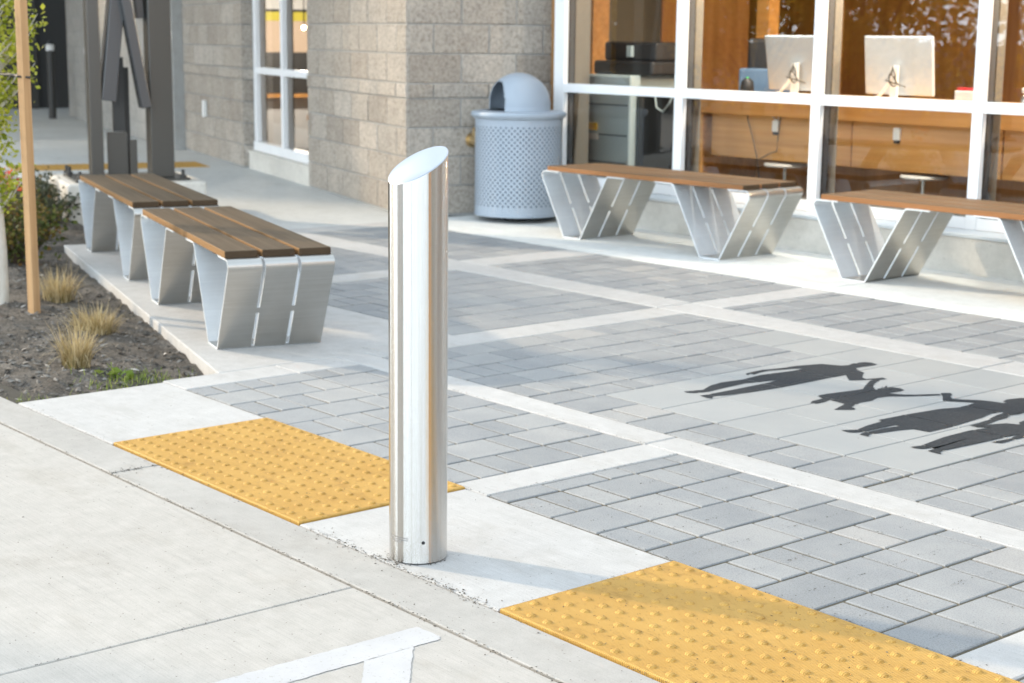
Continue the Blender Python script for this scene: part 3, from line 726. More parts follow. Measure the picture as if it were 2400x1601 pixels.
# --- storefront along y = 8.6
b = B(); b.box(-9.80, 4.69, 8.56, 8.9, -.05, .226); sub(b, 'foundation', MT['found'], bevel=.006)
b = B(); b.add([(-9.8, 8.552, .2265), (12, 8.552, .2265), (12, 8.552, .245), (-9.8, 8.552, .245), (-9.8, 8.60, .272), (12, 8.60, .272)], [(0, 1, 2, 3), (3, 2, 5, 4)])
sub(b, 'sill_flashing', MT['flash'])
b = B()
for x in [-9.5 + .32 * i for i in range(18)]: b.tube([(x, 8.556, .259), (x, 8.565, .254)], .006, 8)
MULL = [(-9.785, -9.665), (-8.450, -8.366), (-7.170, -7.092), (-5.903, -5.828), (-4.64, -4.565), (-3.37, -3.295), (-2.1, -2.025), (-.83, -.755)]
for i in range(len(MULL) - 1):
    b = B(); x0, x1 = MULL[i]; xn = MULL[i + 1][0]
    b.box(x0, x1, 8.600, 8.645, .272, 3.2)
    b.box(x1 + .0005, xn - .0005, 8.602, 8.645, .273, .345); b.box(x1 + .0005, xn - .0005, 8.602, 8.645, .987, 1.055); b.box(x1 + .0005, xn - .0005, 8.602, 8.645, 2.62, 2.70)
    wn = sub(b, 'window', MT['frame'], bevel=.003)
    b = B()
    xc = (x0 + x1) / 2
    b.box(xc - .036, xc + .036, 8.722, 8.80, .30, 3.2)
    b.box(xc + .037, MULL[i + 1][0], 8.724, 8.795, .28, .34); b.box(xc + .037, MULL[i + 1][0], 8.664, 8.795, .990, 1.05)
    sub(b, 'inner_frame', MT['mull_in'], wn)
    b = B(); b.box(x0 + .004, x1 - .004, 8.6455, 8.7215, .30, 3.2); sub(b, 'gasket', MT['dark'], wn)
    for z0, z1 in ((.345, .987), (1.055, 2.62)):
        sub(B().add([(x1 - .01, 8.653, z0), (xn + .01, 8.653, z0), (xn + .01, 8.653, z1), (x1 - .01, 8.653, z1)], [(0, 1, 2, 3)]), 'pane', MT['glass'], wn)
b = B(); b.box(-10.4, 4.69, 8.62, 8.85, 2.71, 3.6); b.box(-10.3, -9.79, 8.75, 8.95, 0, 2.709); sub(b, 'header', MT['wing'])
# --- rooms behind the glass
b = B(); b.box(-14.7, 12, 9.7, 15.0, -.05, .02); b.box(-10.2, 12, 8.80, 9.69, -.05, .02); sub(b, 'room_floor', MT['infloor'])
b = B(); b.box(-19, 12, 15.0, 15.2, 0, 3.2); sub(b, 'room_wall', MT['inwood'])
b = B(); b.box(-19, 12, 8.86, 15.2, 3.05, 3.2); sub(b, 'room_ceiling', MT['inwall'])
b = B(); b.box(-14.7, -12.4, 12.4, 12.5, .02, 3.05); sub(b, 'room_partition', MT['inwall'])
for x, y, a, c in ((-9.80, 8.83, .075, .10), (-12.6, 10.6, .28, .09), (-11.4, 10.3, .22, .2), (-10.0, 11.2, .14, .14), (-13.6, 13.6, .2, .2), (-12.3, 14.9, .25, .08), (-9.1, 14.9, .25, .08), (-6.5, 14.9, .25, .08)):
    b = B(); b.box(x, x + a, y, y + c, .02, 3.05); sub(b, 'room_column', MT['mull_in' if y < 9 else 'desk'])
b = B(); wbox(b, 14.2, 19.9, 4.6, 8.6, -.06, -.002); sub(b, 'lobby_floor', MT['infloor'], recalc=True)
b = B(); wbox(b, 14.2, 28, 8.6, 8.7, 0, 3.2); wbox(b, 14.1, 28, 4.6, 8.7, 3.05, 3.2); wbox(b, 19.9, 20.0, 4.62, 8.6, 0, 3.05); sub(b, 'lobby_wall', MT['inwall'], recalc=True)
b = B(); wbox(b, 14.1, 14.2, 7.72, 8.7, 0, 3.2); sub(b, 'dividing_wall', MT['inwood'], recalc=True)
b = B(); wbox(b, 14.1, 14.2, 4.75, 7.71, 0, 3.2); sub(b, 'dividing_wall', MT['inolive'], recalc=True)
for nm, mt, z0, z1, ss in (('lobby_peach_band', 'peach', 1.18, 1.56, 19.82), ('lobby_stripe', 'yel2', 1.562, 1.67, 19.82), ('lobby_dark_line', 'grey_dark', 1.672, 1.70, 19.81), ('lobby_white_band', 'white', 1.702, 2.3, 19.82), ('lobby_dark_band', 'grey_dark', .68, 1.178, 19.81), ('lobby_ledge', 'desk', .635, .679, 19.6), ('lobby_low_panel', 'frame', .0, .634, 19.8)):  # painted bands imitate the bright view seen through the window
    b = B(); wbox(b, ss, 19.895, 4.62, 8.4, z0, z1); sub(b, nm, MT[mt], recalc=True)
# far end: dark doors and a dim opening
b = B(); wbox(b, 28.16, 29.4, 5.6, 5.7, 0, 3.5); wbox(b, 31.2, 31.34, -9, 5.705, -.1, 4.4); wbox(b, 28.16, 31.35, 5.71, 5.8, 0, 3.5); sub(b, 'dark_panel', MT['grey_dark'], recalc=True)
for u_ in (2.6, 3.95):
    b = B(); wbox(b, 31.0, 31.19, u_, u_ + .14, 0, 4.2); sub(b, 'door_post', MT['column'], recalc=True)
for z, s_ in ((.35, 28.6), (1.95, 28.9), (.6, 28.85)):
    b = B(); wbox(b, s_, s_ + .22, 5.5, 5.55, z, z + .12); sub(b, 'red_sign', MT['red'], recalc=True)
# canopy roof over the walkway on the steel column
b = B(); wbox(b, 12.2, 40, 1.6, 4.3, 3.9, 4.1); sub(b, 'canopy', MT['column'], recalc=True)
# unseen timber and grey walls added on the right to darken the bollard's reflection
b = B(); b.box(4.6, 5.0, 3.25, 4.7, -.1, 5.0); sub(b, 'added_timber_wall', MT['wing'])
b = B(); b.box(4.72, 5.0, 4.71, 9.2, -.1, 4.8); sub(b, 'added_grey_wall', MT['olive'])
# pipe stub and box on the walls
t = thing('wall_spigot', 'brass pipe fitting on the block pier behind the litter bin', 'pipe fitting', (-10.19, 8.10, .60))
b = B(); b.tube([(-.02, -.0, .0), (.10, -.03, .0), (.14, -.05, -.02)], [.035, .04, .03], 12); b.build('pipe', MT['brass'], t, smooth=True)
b = B(); b.tube([(.11, -.03, .05), (.13, -.04, .09)], [.05, .045], 12); b.tube([(.0, .0, 0), (.015, -.004, 0)], .06, 14); b.build('valve', MT['brass'], t, smooth=True)
b = B(); x, y = CF(18.72, 4.318)
b.box(-.045, .045, -.03, .012, 0, .19, M4=Matrix.Translation((x, y, .455)) @ Matrix.Rotation(-.285, 4, 'Z'))
tag(b.build('outlet_box', MT['white'], bevel=.008), 'small white outlet box on the tan block wall left of the window', 'outlet box')

# ================================================================ steel column
cl = thing('steel_column', 'tall dark steel column with slanting braces behind the timber benches', 'column', (-11.6, 5.9, 0))
cx_, cy_ = -11.5, 6.17                            # near right corner of the right post
s0 = CX[0] * cx_ + CX[1] * cy_; u0 = CY[0] * cx_ + CY[1] * cy_
def csub(b, name, mat, **k):
    o = b.build(name, mat, cl, recalc=True, **k); o.location = (11.6, -5.9, 0); return o
ZB = .292
b = B(); b.box(s0 - .22, s0 + .75, u0 - .86, u0 + .20, -.1, ZB - .012, M4=CM); csub(b, 'pedestal', MT['found'], bevel=.02)
b = B(); b.box(s0 - .10, s0 + .55, u0 - .78, u0 + .10, ZB - .0115, ZB + .006, M4=CM); csub(b, 'base_plate', MT['column'])
b = B(); b.box(s0, s0 + .20, u0 - .178, u0, ZB + .0065, 3.9, M4=CM); csub(b, 'post', MT['column'], bevel=.008)
b = B(); b.box(s0 + .02, s0 + .17, u0 - .635, u0 - .54, ZB + .0065, 3.9, M4=CM); csub(b, 'post', MT['column'], bevel=.006)
b = B(); b.box(s0 + .09, s0 + .105, u0 - .50, u0 - .345, ZB + .0065, ZB + .36, M4=CM); csub(b, 'gusset_plate', MT['column'])
b = B(); b.box(s0 + .07, s0 + .085, u0 - .33, u0 - .275, ZB + .0065, ZB + .30, M4=CM); csub(b, 'gusset_plate', MT['column'])
b = B(); b.box(s0 + .16, s0 + .18, u0 - .44, u0 - .345, ZB + .36, ZB + .93, M4=CM); csub(b, 'gusset_plate', MT['grey_dark'])
b = B(); b.box(s0 + .26, s0 + .28, u0 - .335, u0 - .29, ZB + .0065, ZB + .85, M4=CM); csub(b, 'gusset_plate', MT['grey_dark'])
def brace(pa, pb, wd, dp, s_off, name, mat):
    # pa / pb: (u, z) middle line; a bar of width wd and depth dp
    d = Vector((pb[0] - pa[0], pb[1] - pa[1])).normalized(); n_ = Vector((-d.y, d.x)) * wd / 2
    q = [(pa[0] + n_.x, pa[1] + n_.y), (pb[0] + n_.x, pb[1] + n_.y), (pb[0] - n_.x, pb[1] - n_.y), (pa[0] - n_.x, pa[1] - n_.y)]
    b = B(); vv = [CM @ Vector((s_off, u0 + a, z)) for a, z in q] + [CM @ Vector((s_off + dp, u0 + a, z)) for a, z in q]
    b.add(vv, [(0, 1, 2, 3), (7, 6, 5, 4), (0, 4, 5, 1), (1, 5, 6, 2), (2, 6, 7, 3), (3, 7, 4, 0)])
    csub(b, name, mat, bevel=.006)
brace((-.485, ZB + .60), (-.355, 2.0), .11, .20, s0 + .03, 'brace', MT['brace'])
brace((-.215, ZB + .55), (-.515, 2.7), .075, .15, s0 - .06, 'brace', MT['brace'])
brace((-.21, 1.52), (-.33, 3.0), .06, .10, s0 + .10, 'brace', MT['brace'])
for ds, du in ((.60, -.74), (.46, -.74), (-.06, .05), (-.06, -.74)):
    b = B(); q = CM @ Vector((s0 + ds, u0 + du, 0)); b.lathe([(.026, ZB + .006), (.026, ZB + .03), (.014, ZB + .032), (.014, ZB + .07), (.001, ZB + .072)], 10, (q.x, q.y)); csub(b, 'anchor_bolt', MT['grey_dark'])

# posts with white heads far back
for i, (s_, u_, h_, lb) in enumerate(((27.45, 3.825, 1.19, 'black post with white head before the dark doors, left of the steel column'),
                                      (23.68, 3.83, 1.19, 'slim black post with white head half hidden by the steel column'),
                                      (30.9, 3.75, 1.22, 'farthest black post with white head, beside the wooden stake'))):
    x, y = CF(s_, u_); t = thing('bollard_post', lb, 'post', (x, y, 0), 0, 'black posts with white heads')
    B().lathe([(.062, 0), (.062, h_ - .10)], 20).build('post', MT['grey_dark'], t, smooth=True)
    B().lathe([(.066, h_ - .10), (.068, h_ - .02), (.05, h_), (.001, h_ + .004)], 20).build('head', MT['white'], t, smooth=True)
    B().lathe([(.05, h_ + .003), (.05, h_ + .05), (.001, h_ + .052)], 16).build('cap', MT['dark'], t, smooth=True)

# ================================================================ litter bin
lb_ = thing('litter_bin', 'round grey perforated litter bin with a dome lid by the block pier', 'litter bin', (-9.745, 8.21, 0), R(0))
RB, RR = .338, .372
B().lathe([(RB, .045), (RB, .80)], 72).build('body', MT['perf'], lb_, smooth=True)
B().lathe([(RB - .02, .06), (RB - .02, .79)], 48).lathe([(RB - .02, .06), (.001, .06)], 48).build('liner', MT['liner'], lb_, smooth=True)
B().lathe([(RB - .005, .044), (RB + .003, .046), (RB + .003, .062), (RB, .063)], 72).build('base_ring', MT['can'], lb_, smooth=True)
B().lathe([(.12, 0), (.12, .046)], 24).build('foot', MT['dark'], lb_, smooth=True)
B().lathe([(RB + .006, .79), (RR - .006, .806), (RR, .818), (RR, .83), (RR - .008, .842), (RR - .03, .846), (.25, .852)], 72).build('rim', MT['can'], lb_, smooth=True)
od = Vector((-.30, -.954))                          # the mouth of the dome looks this way
RD = .243
prof = [(RD + .006, .850), (RD, .858)] + [(RD * math.cos(R(a)) if a < 90 else .0005, .893 + RD * math.sin(R(a))) for a in [0, 4] + list(range(8, 92, 3))]
def mouth(q):
    c_ = sum(q, Vector()) / 4; v2 = Vector((c_.x, c_.y)); d_ = v2.dot(od); l_ = abs(v2.dot(Vector((-od.y, od.x))))
    return d_ > .10 and c_.z < 1.075 and (l_ / .165) ** 2 + (max(0, c_.z - .87) / .205) ** 2 < 1
B().lathe(prof, 120, skip=mouth).build('dome', MT['can'], lb_, smooth=True, solid=.006)
B().lathe([(.24, .853), (.001, .8535)], 32).build('dome_floor', MT['dark'], lb_)

# ================================================================ planting bed
def soil_z(x, y):
    v = Vector((x, y, 0))
    edge = min(1, max(0, (-5.97 - x) / .5), max(0, (y - 2.49) / .5))
    d2 = (CX[0] * 0 + (.2807 * x + .96 * y)); pad = min(1, max(0, (1.58 - d2) / .5))
    e = min(edge, pad if x > -10.3 else 1)
    if d2 > 1.9 and x < -10.2: return -.09
    base = -.055 + .038 * (1 - min(1, max(0, (y - 2.49) / .22)))
    return base + .05 * e + .035 * noise.noise(v * 2.3) * e + .022 * noise.noise(v * 7) + .012 * noise.noise(v * 23)
b = B(); gx = [-5.93 - .035 * i for i in range(170)] + [-11.88 - .2 * i for i in range(1, 100)]; gy = [2.46 + .035 * j for j in range(60)] + [4.56 + .12 * j for j in range(1, 40)]
nxx, nyy = len(gx), len(gy)
b.add([(x, y, soil_z(x, y)) for x in gx for y in gy], [(i * nyy + j, i * nyy + j + 1, (i + 1) * nyy + j + 1, (i + 1) * nyy + j) for i in range(nxx - 1) for j in range(nyy - 1)])
struct(b.build('soil', MT['soil'], smooth=True))
def in_bed(x, y, mg=0.0): return x < -5.975 - mg and y > 2.495 + mg and (.2807 * x + .96 * y < 1.575 - mg or x < -10.4)
b = B()
for i in range(7500):
    x = -5.98 - random.random() ** 1.5 * 4.6; y = random.uniform(2.5, 5.6)
    if not in_bed(x, y, .012): continue
    r_ = random.uniform(.003, .011); L_ = r_ * random.uniform(1, 3.2); a = random.uniform(0, 3.14); p_ = random.uniform(-.5, .5)
    M4 = Matrix.Translation((x, y, soil_z(x, y) + r_ * .3)) @ Matrix.Rotation(a, 4, 'Z') @ Matrix.Rotation(p_, 4, 'Y')
    t = random.random(); t = .97 if t > .985 else t * .85
    q = [(-L_, 0, 0), (0, -r_, 0), (L_, r_ * .2, 0), (0, r_, 0), (random.uniform(-.4, .4) * L_, 0, r_ * .8)]
    b.add([M4 @ Vector(v) for v in q], [(0, 1, 4), (1, 2, 4), (2, 3, 4), (3, 0, 4)], t)
struct(b.build('wood_mulch', MT['chip']), 'stuff')

def blade(b, x, y, z, ln, wd, az, lean, curl, t, n=5):
    px, py, pz = x, y, z; th = lean; vv = []; ff = []
    sx, sy = -math.sin(az), math.cos(az)
    for i in range(n + 1):
        w_ = wd * (1 - (i / n) ** 1.6) + .0003
        vv += [(px - sx * w_, py - sy * w_, pz), (px + sx * w_, py + sy * w_, pz)]
        px += math.sin(th) * math.cos(az) * ln / n; py += math.sin(th) * math.sin(az) * ln / n; pz += math.cos(th) * ln / n; th += curl / n
    for i in range(n): ff.append((2 * i, 2 * i + 1, 2 * i + 3, 2 * i + 2))
    b.add(vv, ff, t)
def tuft(label, x, y, h, n, spread, base_r, seed):
    random.seed(seed); b = B()
    for i in range(n):
        r_ = base_r * math.sqrt(random.random()); a = random.uniform(0, 6.283); az = a + random.gauss(0, .6)
        ln = h * random.uniform(.55, 1.12); lean = random.uniform(0, spread) * (r_ / base_r + .25)
        blade(b, x + r_ * math.cos(a), y + r_ * math.sin(a), soil_z(x, y) - .01, ln, random.uniform(.0012, .0026), az, lean, random.uniform(.1, 1.5) * (1 if random.random() < .8 else 2.0), min(1, max(0, random.gauss(.70, .2))))
    for i in range(n // 4):                          # short green and olive growth at the foot
        r_ = base_r * math.sqrt(random.random()); a = random.uniform(0, 6.283)
        blade(b, x + r_ * math.cos(a), y + r_ * math.sin(a), soil_z(x, y) - .01, h * random.uniform(.3, .62), .0022, a, random.uniform(0, .5), .4, random.uniform(0, .25))
    tag(b.build('grass_tuft', MT['straw']), label, 'grass tuft', 'dry ornamental grass tufts')
tuft('nearest dry grass tuft, narrow and golden, at the planter front', -6.49, 2.985, .205, 260, .27, .058, 11)
tuft('wide pale dry grass tuft, the middle one of three', -7.28, 3.45, .15, 380, .75, .10, 12)
tuft('farthest dry grass tuft beside the foot of the wooden stake', -8.22, 3.69, .20, 260, .42, .08, 13)
random.seed(21)
b = B()
for i in range(620):                                 # thin weeds along the planter front
    k = random.random()
    if k < .62: x, y = random.gauss(-6.17, .085), random.gauss(3.10, .11)
    else: x, y = -5.985 - abs(random.gauss(0, .05)), random.uniform(2.5, 3.38)
    if not in_bed(x, y, .004): continue
    blade(b, x, y, soil_z(x, y) - .004, random.uniform(.015, .055), .0015, random.uniform(0, 6.28), random.uniform(.1, .9), random.uniform(0, 1), random.uniform(0, 1), 4)
struct(b.build('weeds', MT['weed']), 'stuff')
def leaf_quad(b, c, sz, t, up=.3):
    d = Vector((random.gauss(0, 1), random.gauss(0, 1), random.gauss(0, 1) * .7)).normalized()
    n_ = Vector((random.gauss(0, 1), random.gauss(0, 1), random.gauss(up, 1))); s_ = d.cross(n_)
    s_ = s_.normalized() if s_.length > 1e-4 else Vector((1, 0, 0)); nn = s_.cross(d)
    c = Vector(c); w_ = sz * .36
    b.add([c, c + d * sz * .5 + s_ * w_ - nn * sz * .08, c + d * sz, c + d * sz * .5 - s_ * w_ - nn * sz * .08], [(0, 1, 2), (0, 2, 3)], t)
t = thing('leafy_weed', 'bright green broad leaved weed near the golden grass tuft', 'weed', (-6.29, 3.07, soil_z(-6.29, 3.07)))
b = B()
for a, l_ in ((.3, .07), (1.5, .05), (2.6, .06), (4.0, .055), (5.2, .065), (.9, .09)): b.tube([(0, 0, 0), (math.cos(a) * l_ * .5, math.sin(a) * l_ * .5, l_ * .6)], .0015, 5)
b.build('stem', MT['weed'], t); b = B()
for k in range(16):
    a = random.uniform(0, 6.28); r_ = random.uniform(.01, .05); leaf_quad(b, (r_ * math.cos(a), r_ * math.sin(a), random.uniform(.02, .06)), random.uniform(.03, .05), random.uniform(.3, .9), 1.5)
b.build('leaf', MT['weed'], t)

# ---- young tree with stake
random.seed(33)
tx_, ty_ = -8.30, 3.41
tr = thing('young_tree', 'slender pale trunked young tree with lime leaves at the left edge', 'tree', (tx_, ty_, soil_z(tx_, ty_) - .02))
TP = [(0, 0, 0), (.004, .004, .3), (-.01, -.004, .62), (-.022, -.02, .9), (.012, .012, 1.15), (.02, .018, 1.4), (-.01, -.012, 1.65), (-.04, -.05, 1.95), (-.03, -.05, 2.5), (-.02, -.04, 3.2)]
B().tube(TP, [.036, .031, .029, .028, .025, .023, .021, .019, .014, .005], 12).build('trunk', MT['bark'], tr, smooth=True)
br_b = B(); lf = B()
camr = Vector((.64, .77))
for k in range(78):
    z = random.uniform(.5, 2.7); i = max(j for j in range(len(TP)) if TP[j][2] <= z); f_ = (z - TP[i][2]) / (TP[min(i + 1, 9)][2] - TP[i][2] + 1e-6)
    p0 = Vector(TP[i]).lerp(Vector(TP[min(i + 1, 9)]), f_); a = random.uniform(0, 6.283); ln = random.uniform(.12, .42) * (1.1 if z > 1 else .7)
    a = random.gauss(.87, 1.0) if random.random() < .65 else a; d = Vector((math.cos(a) * .75, math.sin(a) * .75, .7)); ln *= .8; p1 = p0 + d * ln * .55; p2 = p1 + Vector((d.x, d.y, 1.1)).normalized() * ln * .5
    br_b.tube([p0, p1, p2], [.007, .004, .0015], 6)
    for q in range(int(26 + 60 * ln)):
        u = random.uniform(.25, 1.05); c = (p0.lerp(p1, u * 1.4) if u < .7 else p1.lerp(p2, (u - .7) / .35)) + Vector((random.gauss(0, .035), random.gauss(0, .035), random.gauss(0, .035)))
        leaf_quad(lf, c, random.uniform(.022, .042), min(1, max(0, random.gauss(.58, .25))), .8)
br_b.build('branch', MT['bark'], tr, smooth=True); lf.build('foliage', MT['leaf'], tr)
st = thing('wooden_stake', 'tall square wooden stake tied to the young tree', 'stake', (-7.93, 3.425, soil_z(-7.93, 3.425) - .03))
B().box(-.023, .023, -.023, .023, 0, 2.6, M4=Matrix.Rotation(R(17), 4, 'Z')).build('post', MT['post'], st, bevel=.004)
b = B(); b.tube([(.035, .02, 1.24), (.0, -.035, 1.245), (-.04, -.03, 1.25), (-.20, -.04, 1.25), (-.39, -.035, 1.25), (-.42, .01, 1.25), (-.38, .03, 1.25), (-.2, .02, 1.25), (-.05, .055, 1.245)], .006, 6); b.build('tree_tie', MT['dark'], st)

# ---- shrubs behind the tree
def shrub(name, label, x, y, rad, h, n, mat, seed, lsz=(.022, .045), flowers=0):
    random.seed(seed); z0 = soil_z(x, y); t = thing(name, label, 'shrub', (x, y, z0), 0, 'shrubs in the planting bed')
    st_ = B(); lf = B(); fl_ = B(); tips = []
    for k in range(26):
        a = random.uniform(0, 6.283); r_ = rad * math.sqrt(random.random()); hh = h * random.uniform(.55, 1.05) * (1 - .35 * (r_ / rad) ** 2)
        q = Vector((r_ * math.cos(a), r_ * math.sin(a), hh)); st_.tube([(q.x * .15, q.y * .15, 0), (q.x * .6, q.y * .6, hh * .55), q], [.006, .004, .0015], 5); tips.append(q)
    for k in range(n):
        q = random.choice(tips); u = random.random() ** .6; c = Vector((q.x * (.2 + .8 * u), q.y * (.2 + .8 * u), q.z * u)) + Vector((random.gauss(0, .045), random.gauss(0, .045), random.gauss(0, .04)))
        if c.z < .01: continue
        clump = .5 + .5 * noise.noise(c * 6 + Vector((seed, 0, 0)))
        leaf_quad(lf, c, random.uniform(*lsz), min(1, max(0, clump * .8 + random.gauss(.05, .2))), .6)
    st_.build('stem', MT['bark2'], t); lf.build('foliage', MT[mat], t)
    if flowers:
        for k in range(flowers):
            c = Vector((random.gauss(0, .035) + .06, random.gauss(0, .035) - .1, h * random.uniform(.84, 1.1))); leaf_quad(fl_, c, .05, .5, .3)
        fl_.build('blooms', MT['flower'], t)['kind'] = 'stuff'
shrub('red_tinged_shrub', 'red and green shrub with scarlet blooms behind the young tree', -9.74, 4.13, .30, .54, 1400, 'shrub', 41, flowers=26)
shrub('red_tinged_shrub', 'rust and olive shrub right of the wooden stake', -10.9, 4.66, .24, .30, 800, 'shrub', 42)
shrub('dull_green_shrub', 'low grey green shrub between the stake and the column pedestal', -11.6, 5.12, .30, .30, 1700, 'shrub2', 43)
shrub('dull_green_shrub', 'small leafy shrub close to the column pedestal', -12.15, 5.30, .20, .36, 700, 'shrub2', 44)

# ================================================================ things behind the storefront
dk = thing('reception_desk', 'long pale timber desk with panelled front behind the storefront', 'desk', (-6.0, 9.2, .02))
def dsub(b, name, mat=None, **k): return b.build(name, MT[mat or 'desk'], dk, **k)
dsub(B().box(-2.66, 6, -.15, .70, .95, .985), 'desk_top', bevel=.004)
dsub(B().box(-2.66, 6, -.165, -.13, .845, .949), 'top_rail', bevel=.003)
b = B()
for x0, x1 in ((-2.50, -1.185), (-1.175, .02), (.03, 1.3), (1.31, 2.6), (2.61, 4)): b.box(x0, x1, -.135, -.105, .53, .844)
dsub(b, 'front_panel', bevel=.003)
for x in (-2.66, 3.9): dsub(B().box(x, x + .085, -.16, .6, 0, .844), 'desk_leg', bevel=.003)
dsub(B().box(-2.57, 3.9, .45, .48, 0, .94), 'back_panel', 'inwood')
def monitor(label, x, y, wd, ht, tilt, yaw):
    t = thing('monitor', label, 'monitor', (x, y, 1.006), yaw, 'white computer monitors on the desk')
    M4 = Matrix.Translation((0, 0, .23)) @ Matrix.Rotation(tilt, 4, 'X')
    B().box(-wd / 2, wd / 2, -.012, .012, -.19, ht - .19, M4=M4).build('shell', MT['monitor'], t, bevel=.007)
    B().box(-wd / 2 + .012, wd / 2 - .012, .0125, .014, -.178, ht - .2, M4=M4).build('screen', MT['screen'], t)
    b = B(); b.box(-.03, .03, -.05, -.03, -.0, .24); b.box(-.09, .09, -.10, .06, 0, .012); b.build('stand', MT['white'], t, bevel=.003)
    b = B(); b.tube([(-.0, -.04, .20), (-.03, -.06, .12), (-.12, -.05, .03), (-.2, .0, .014)], .011, 8); b.build('cable_cover', MT['white'], t, smooth=True)
    b = B()
    for k in range(4): b.tube([(-.01, -.055, .24 - .012 * k), (.03 * math.sin(k * 2), -.07, .18), (.06 * math.cos(k), -.065, .11 + .01 * k), (.11 * (k % 2), -.055, .10)], .004, 5)
    b.build('cable', MT['dark'], t)
monitor('white monitor seen from behind, left one, cut by a mullion', -7.88, 9.30, .58, .40, R(11), R(2))
monitor('white monitor seen from behind, standing alone in the middle pane', -6.99, 9.30, .60, .40, R(6), R(-4))
t = thing('desk_camera', 'small dark device with a green light left of the monitors', 'device', (-8.22, 9.13, 1.006))
B().lathe([(.045, 0), (.052, .05), (.045, .10), (.02, .125), (.001, .128)], 20).build('body', MT['dark'], t, smooth=True)
B().lathe([(.012, .127), (.001, .134)], 12).build('lamp', MT['green'], t, smooth=True)
t = thing('card_box', 'small red and white card box beside a white mullion', 'box', (-6.28, 9.12, 1.006))
B().box(-.10, .10, -.03, .03, .018, .095).build('middle_band', MT['white'], t, bevel=.004)
for z in (0, .0955): B().box(-.085, .085, -.028, .028, z, z + .017).build('red_edge', MT['red'], t)
t = thing('bottle', 'little clear capped bottle on the desk at the far right', 'bottle', (-5.87, 9.12, 1.006))
B().lathe([(.03, 0), (.032, .05), (.025, .075), (.012, .085), (.012, .095)], 18).build('body', MT['chrome'], t, smooth=True)
B().lathe([(.024, .096), (.026, .12), (.001, .132)], 16).build('stopper', MT['white'], t, smooth=True)
for i, (x, z, lb) in enumerate(((-7.86, .755, 'white plug adaptor hanging with loose cables on the desk front'), (-6.79, .755, 'white plug adaptor alone on the desk front below the middle monitor'))):
    t = thing('plug_adaptor', lb, 'adaptor', (x, 9.058, z), 0, 'plug adaptors on the desk front')
    B().box(-.028, .028, -.02, .006, 0, .085).build('body', MT['white'], t, bevel=.008)
    B().box(-.02, .02, -.018, .004, -.02, -.0005).build('plug', MT['dark'], t, bevel=.004)
    if i == 0:
        b = B(); b.tube([(0, 0, .085), (-.05, -.01, .12), (-.045, -.01, .19)], .004, 6); b.tube([(.01, 0, .085), (.03, -.01, .13), (.02, -.01, .19)], .004, 6); b.build('cord', MT['white'], t)
t = thing('black_cord', 'thin black cords looping down the desk front at the left', 'cord', (-8.05, 9.052, .5))
B().tube([(-.08, 0, .42), (-.075, -.01, .34), (-.02, -.015, .22), (.04, -.02, .06), (.06, -.02, -.04), (.08, -.01, -.3)], .0035, 6).build('cord', MT['dark'], t)
B().tube([(.28, 0, .42), (.24, -.01, .36), (.225, -.015, .2), (.225, -.02, .12), (.16, -.02, .10), (.06, -.02, .05)], .0035, 6).build('cord', MT['dark'], t)
for x, y, lb in ((-7.83, 9.14, 'white round stool under the desk in the middle bay'), (-6.62, 9.14, 'white round stool under the desk beside the right bench')):
    t = thing('round_stool', lb, 'stool', (x, y, .02), 0, 'white stools under the desk')
    B().lathe([(.001, .487), (.15, .487), (.158, .497), (.15, .508), (.001, .512)], 36).build('seat', MT['stool'], t, smooth=True)
    B().lathe([(.018, .03), (.018, .486)], 14).build('pole', MT['chrome'], t, smooth=True)
    B().lathe([(.13, 0), (.13, .018), (.03, .03)], 28).build('foot', MT['white'], t, smooth=True)
pr = thing('copier', 'grey office copier with black top behind the left panes', 'copier', (-9.61, 9.32, .02))
B().box(-.29, .265, -.30, .35, .03, 1.10).build('body', MT['printer'], pr, bevel=.015)
b = B(); b.box(-.28, .40, -.20, .36, 1.101, 1.21); b.box(-.24, .36, -.12, .36, 1.2105, 1.36); b.build('scanner_lid', MT['dark'], pr, bevel=.02)
b = B(); b.box(-.26, .24, -.307, -.3005, .62, .63); b.box(-.26, .24, -.307, -.3005, .40, .41); b.box(-.26, .24, -.307, -.3005, .86, .87); b.build('tray_line', MT['grey_dark'], pr)
B().box(-.20, -.10, -.3105, -.3072, .655, .715).build('warning_label', MT['yellow'], pr)
B().box(-.21, -.09, -.3105, -.3072, .58, .63).build('white_label', MT['white'], pr)
B().box(.05, .11, -.15, -.1205, 1.24, 1.33).build('control_panel', MT['printer'], pr, bevel=.005)
t = thing('side_cabinet', 'black cabinet standing beside the grey copier', 'cabinet', (-8.93, 9.35, .02))
B().box(-.40, .33, -.26, .3, 0, .97).build('body', MT['dark'], t, bevel=.01)
b = B(); b.tube([(-.2, -.27, .95), (-.17, -.28, .86), (-.10, -.28, .83), (-.03, -.28, .9), (0, -.27, .97)], .008, 8); b.build('cord', MT['printer'], t)
B().box(-.39, -.34, -.266, -.2605, .05, .95).build('edge_strip', MT['grey_dark'], t)
t = thing('office_chair', 'black office chair with a blue cloth over its seat back', 'chair', (-8.86, 10.15, .02), R(25))
B().box(-.22, .22, -.03, .03, .62, 1.40).build('backrest', MT['dark'], t, bevel=.03)
B().box(-.24, .24, -.46, 0, .46, .53).build('seat', MT['dark'], t, bevel=.02)
B().box(-.28, .16, -.05, .04, .70, 1.16).build('cloth', MT['denim'], t, bevel=.02)
B().box(.10, .42, -.30, -.22, 1.14, 1.17).build('armrest', MT['dark'], t, bevel=.01)
b = B(); b.tube([(0, -.2, .08), (0, -.2, .46)], .03, 10); b.build('gas_post', MT['chrome'], t)
b = B()
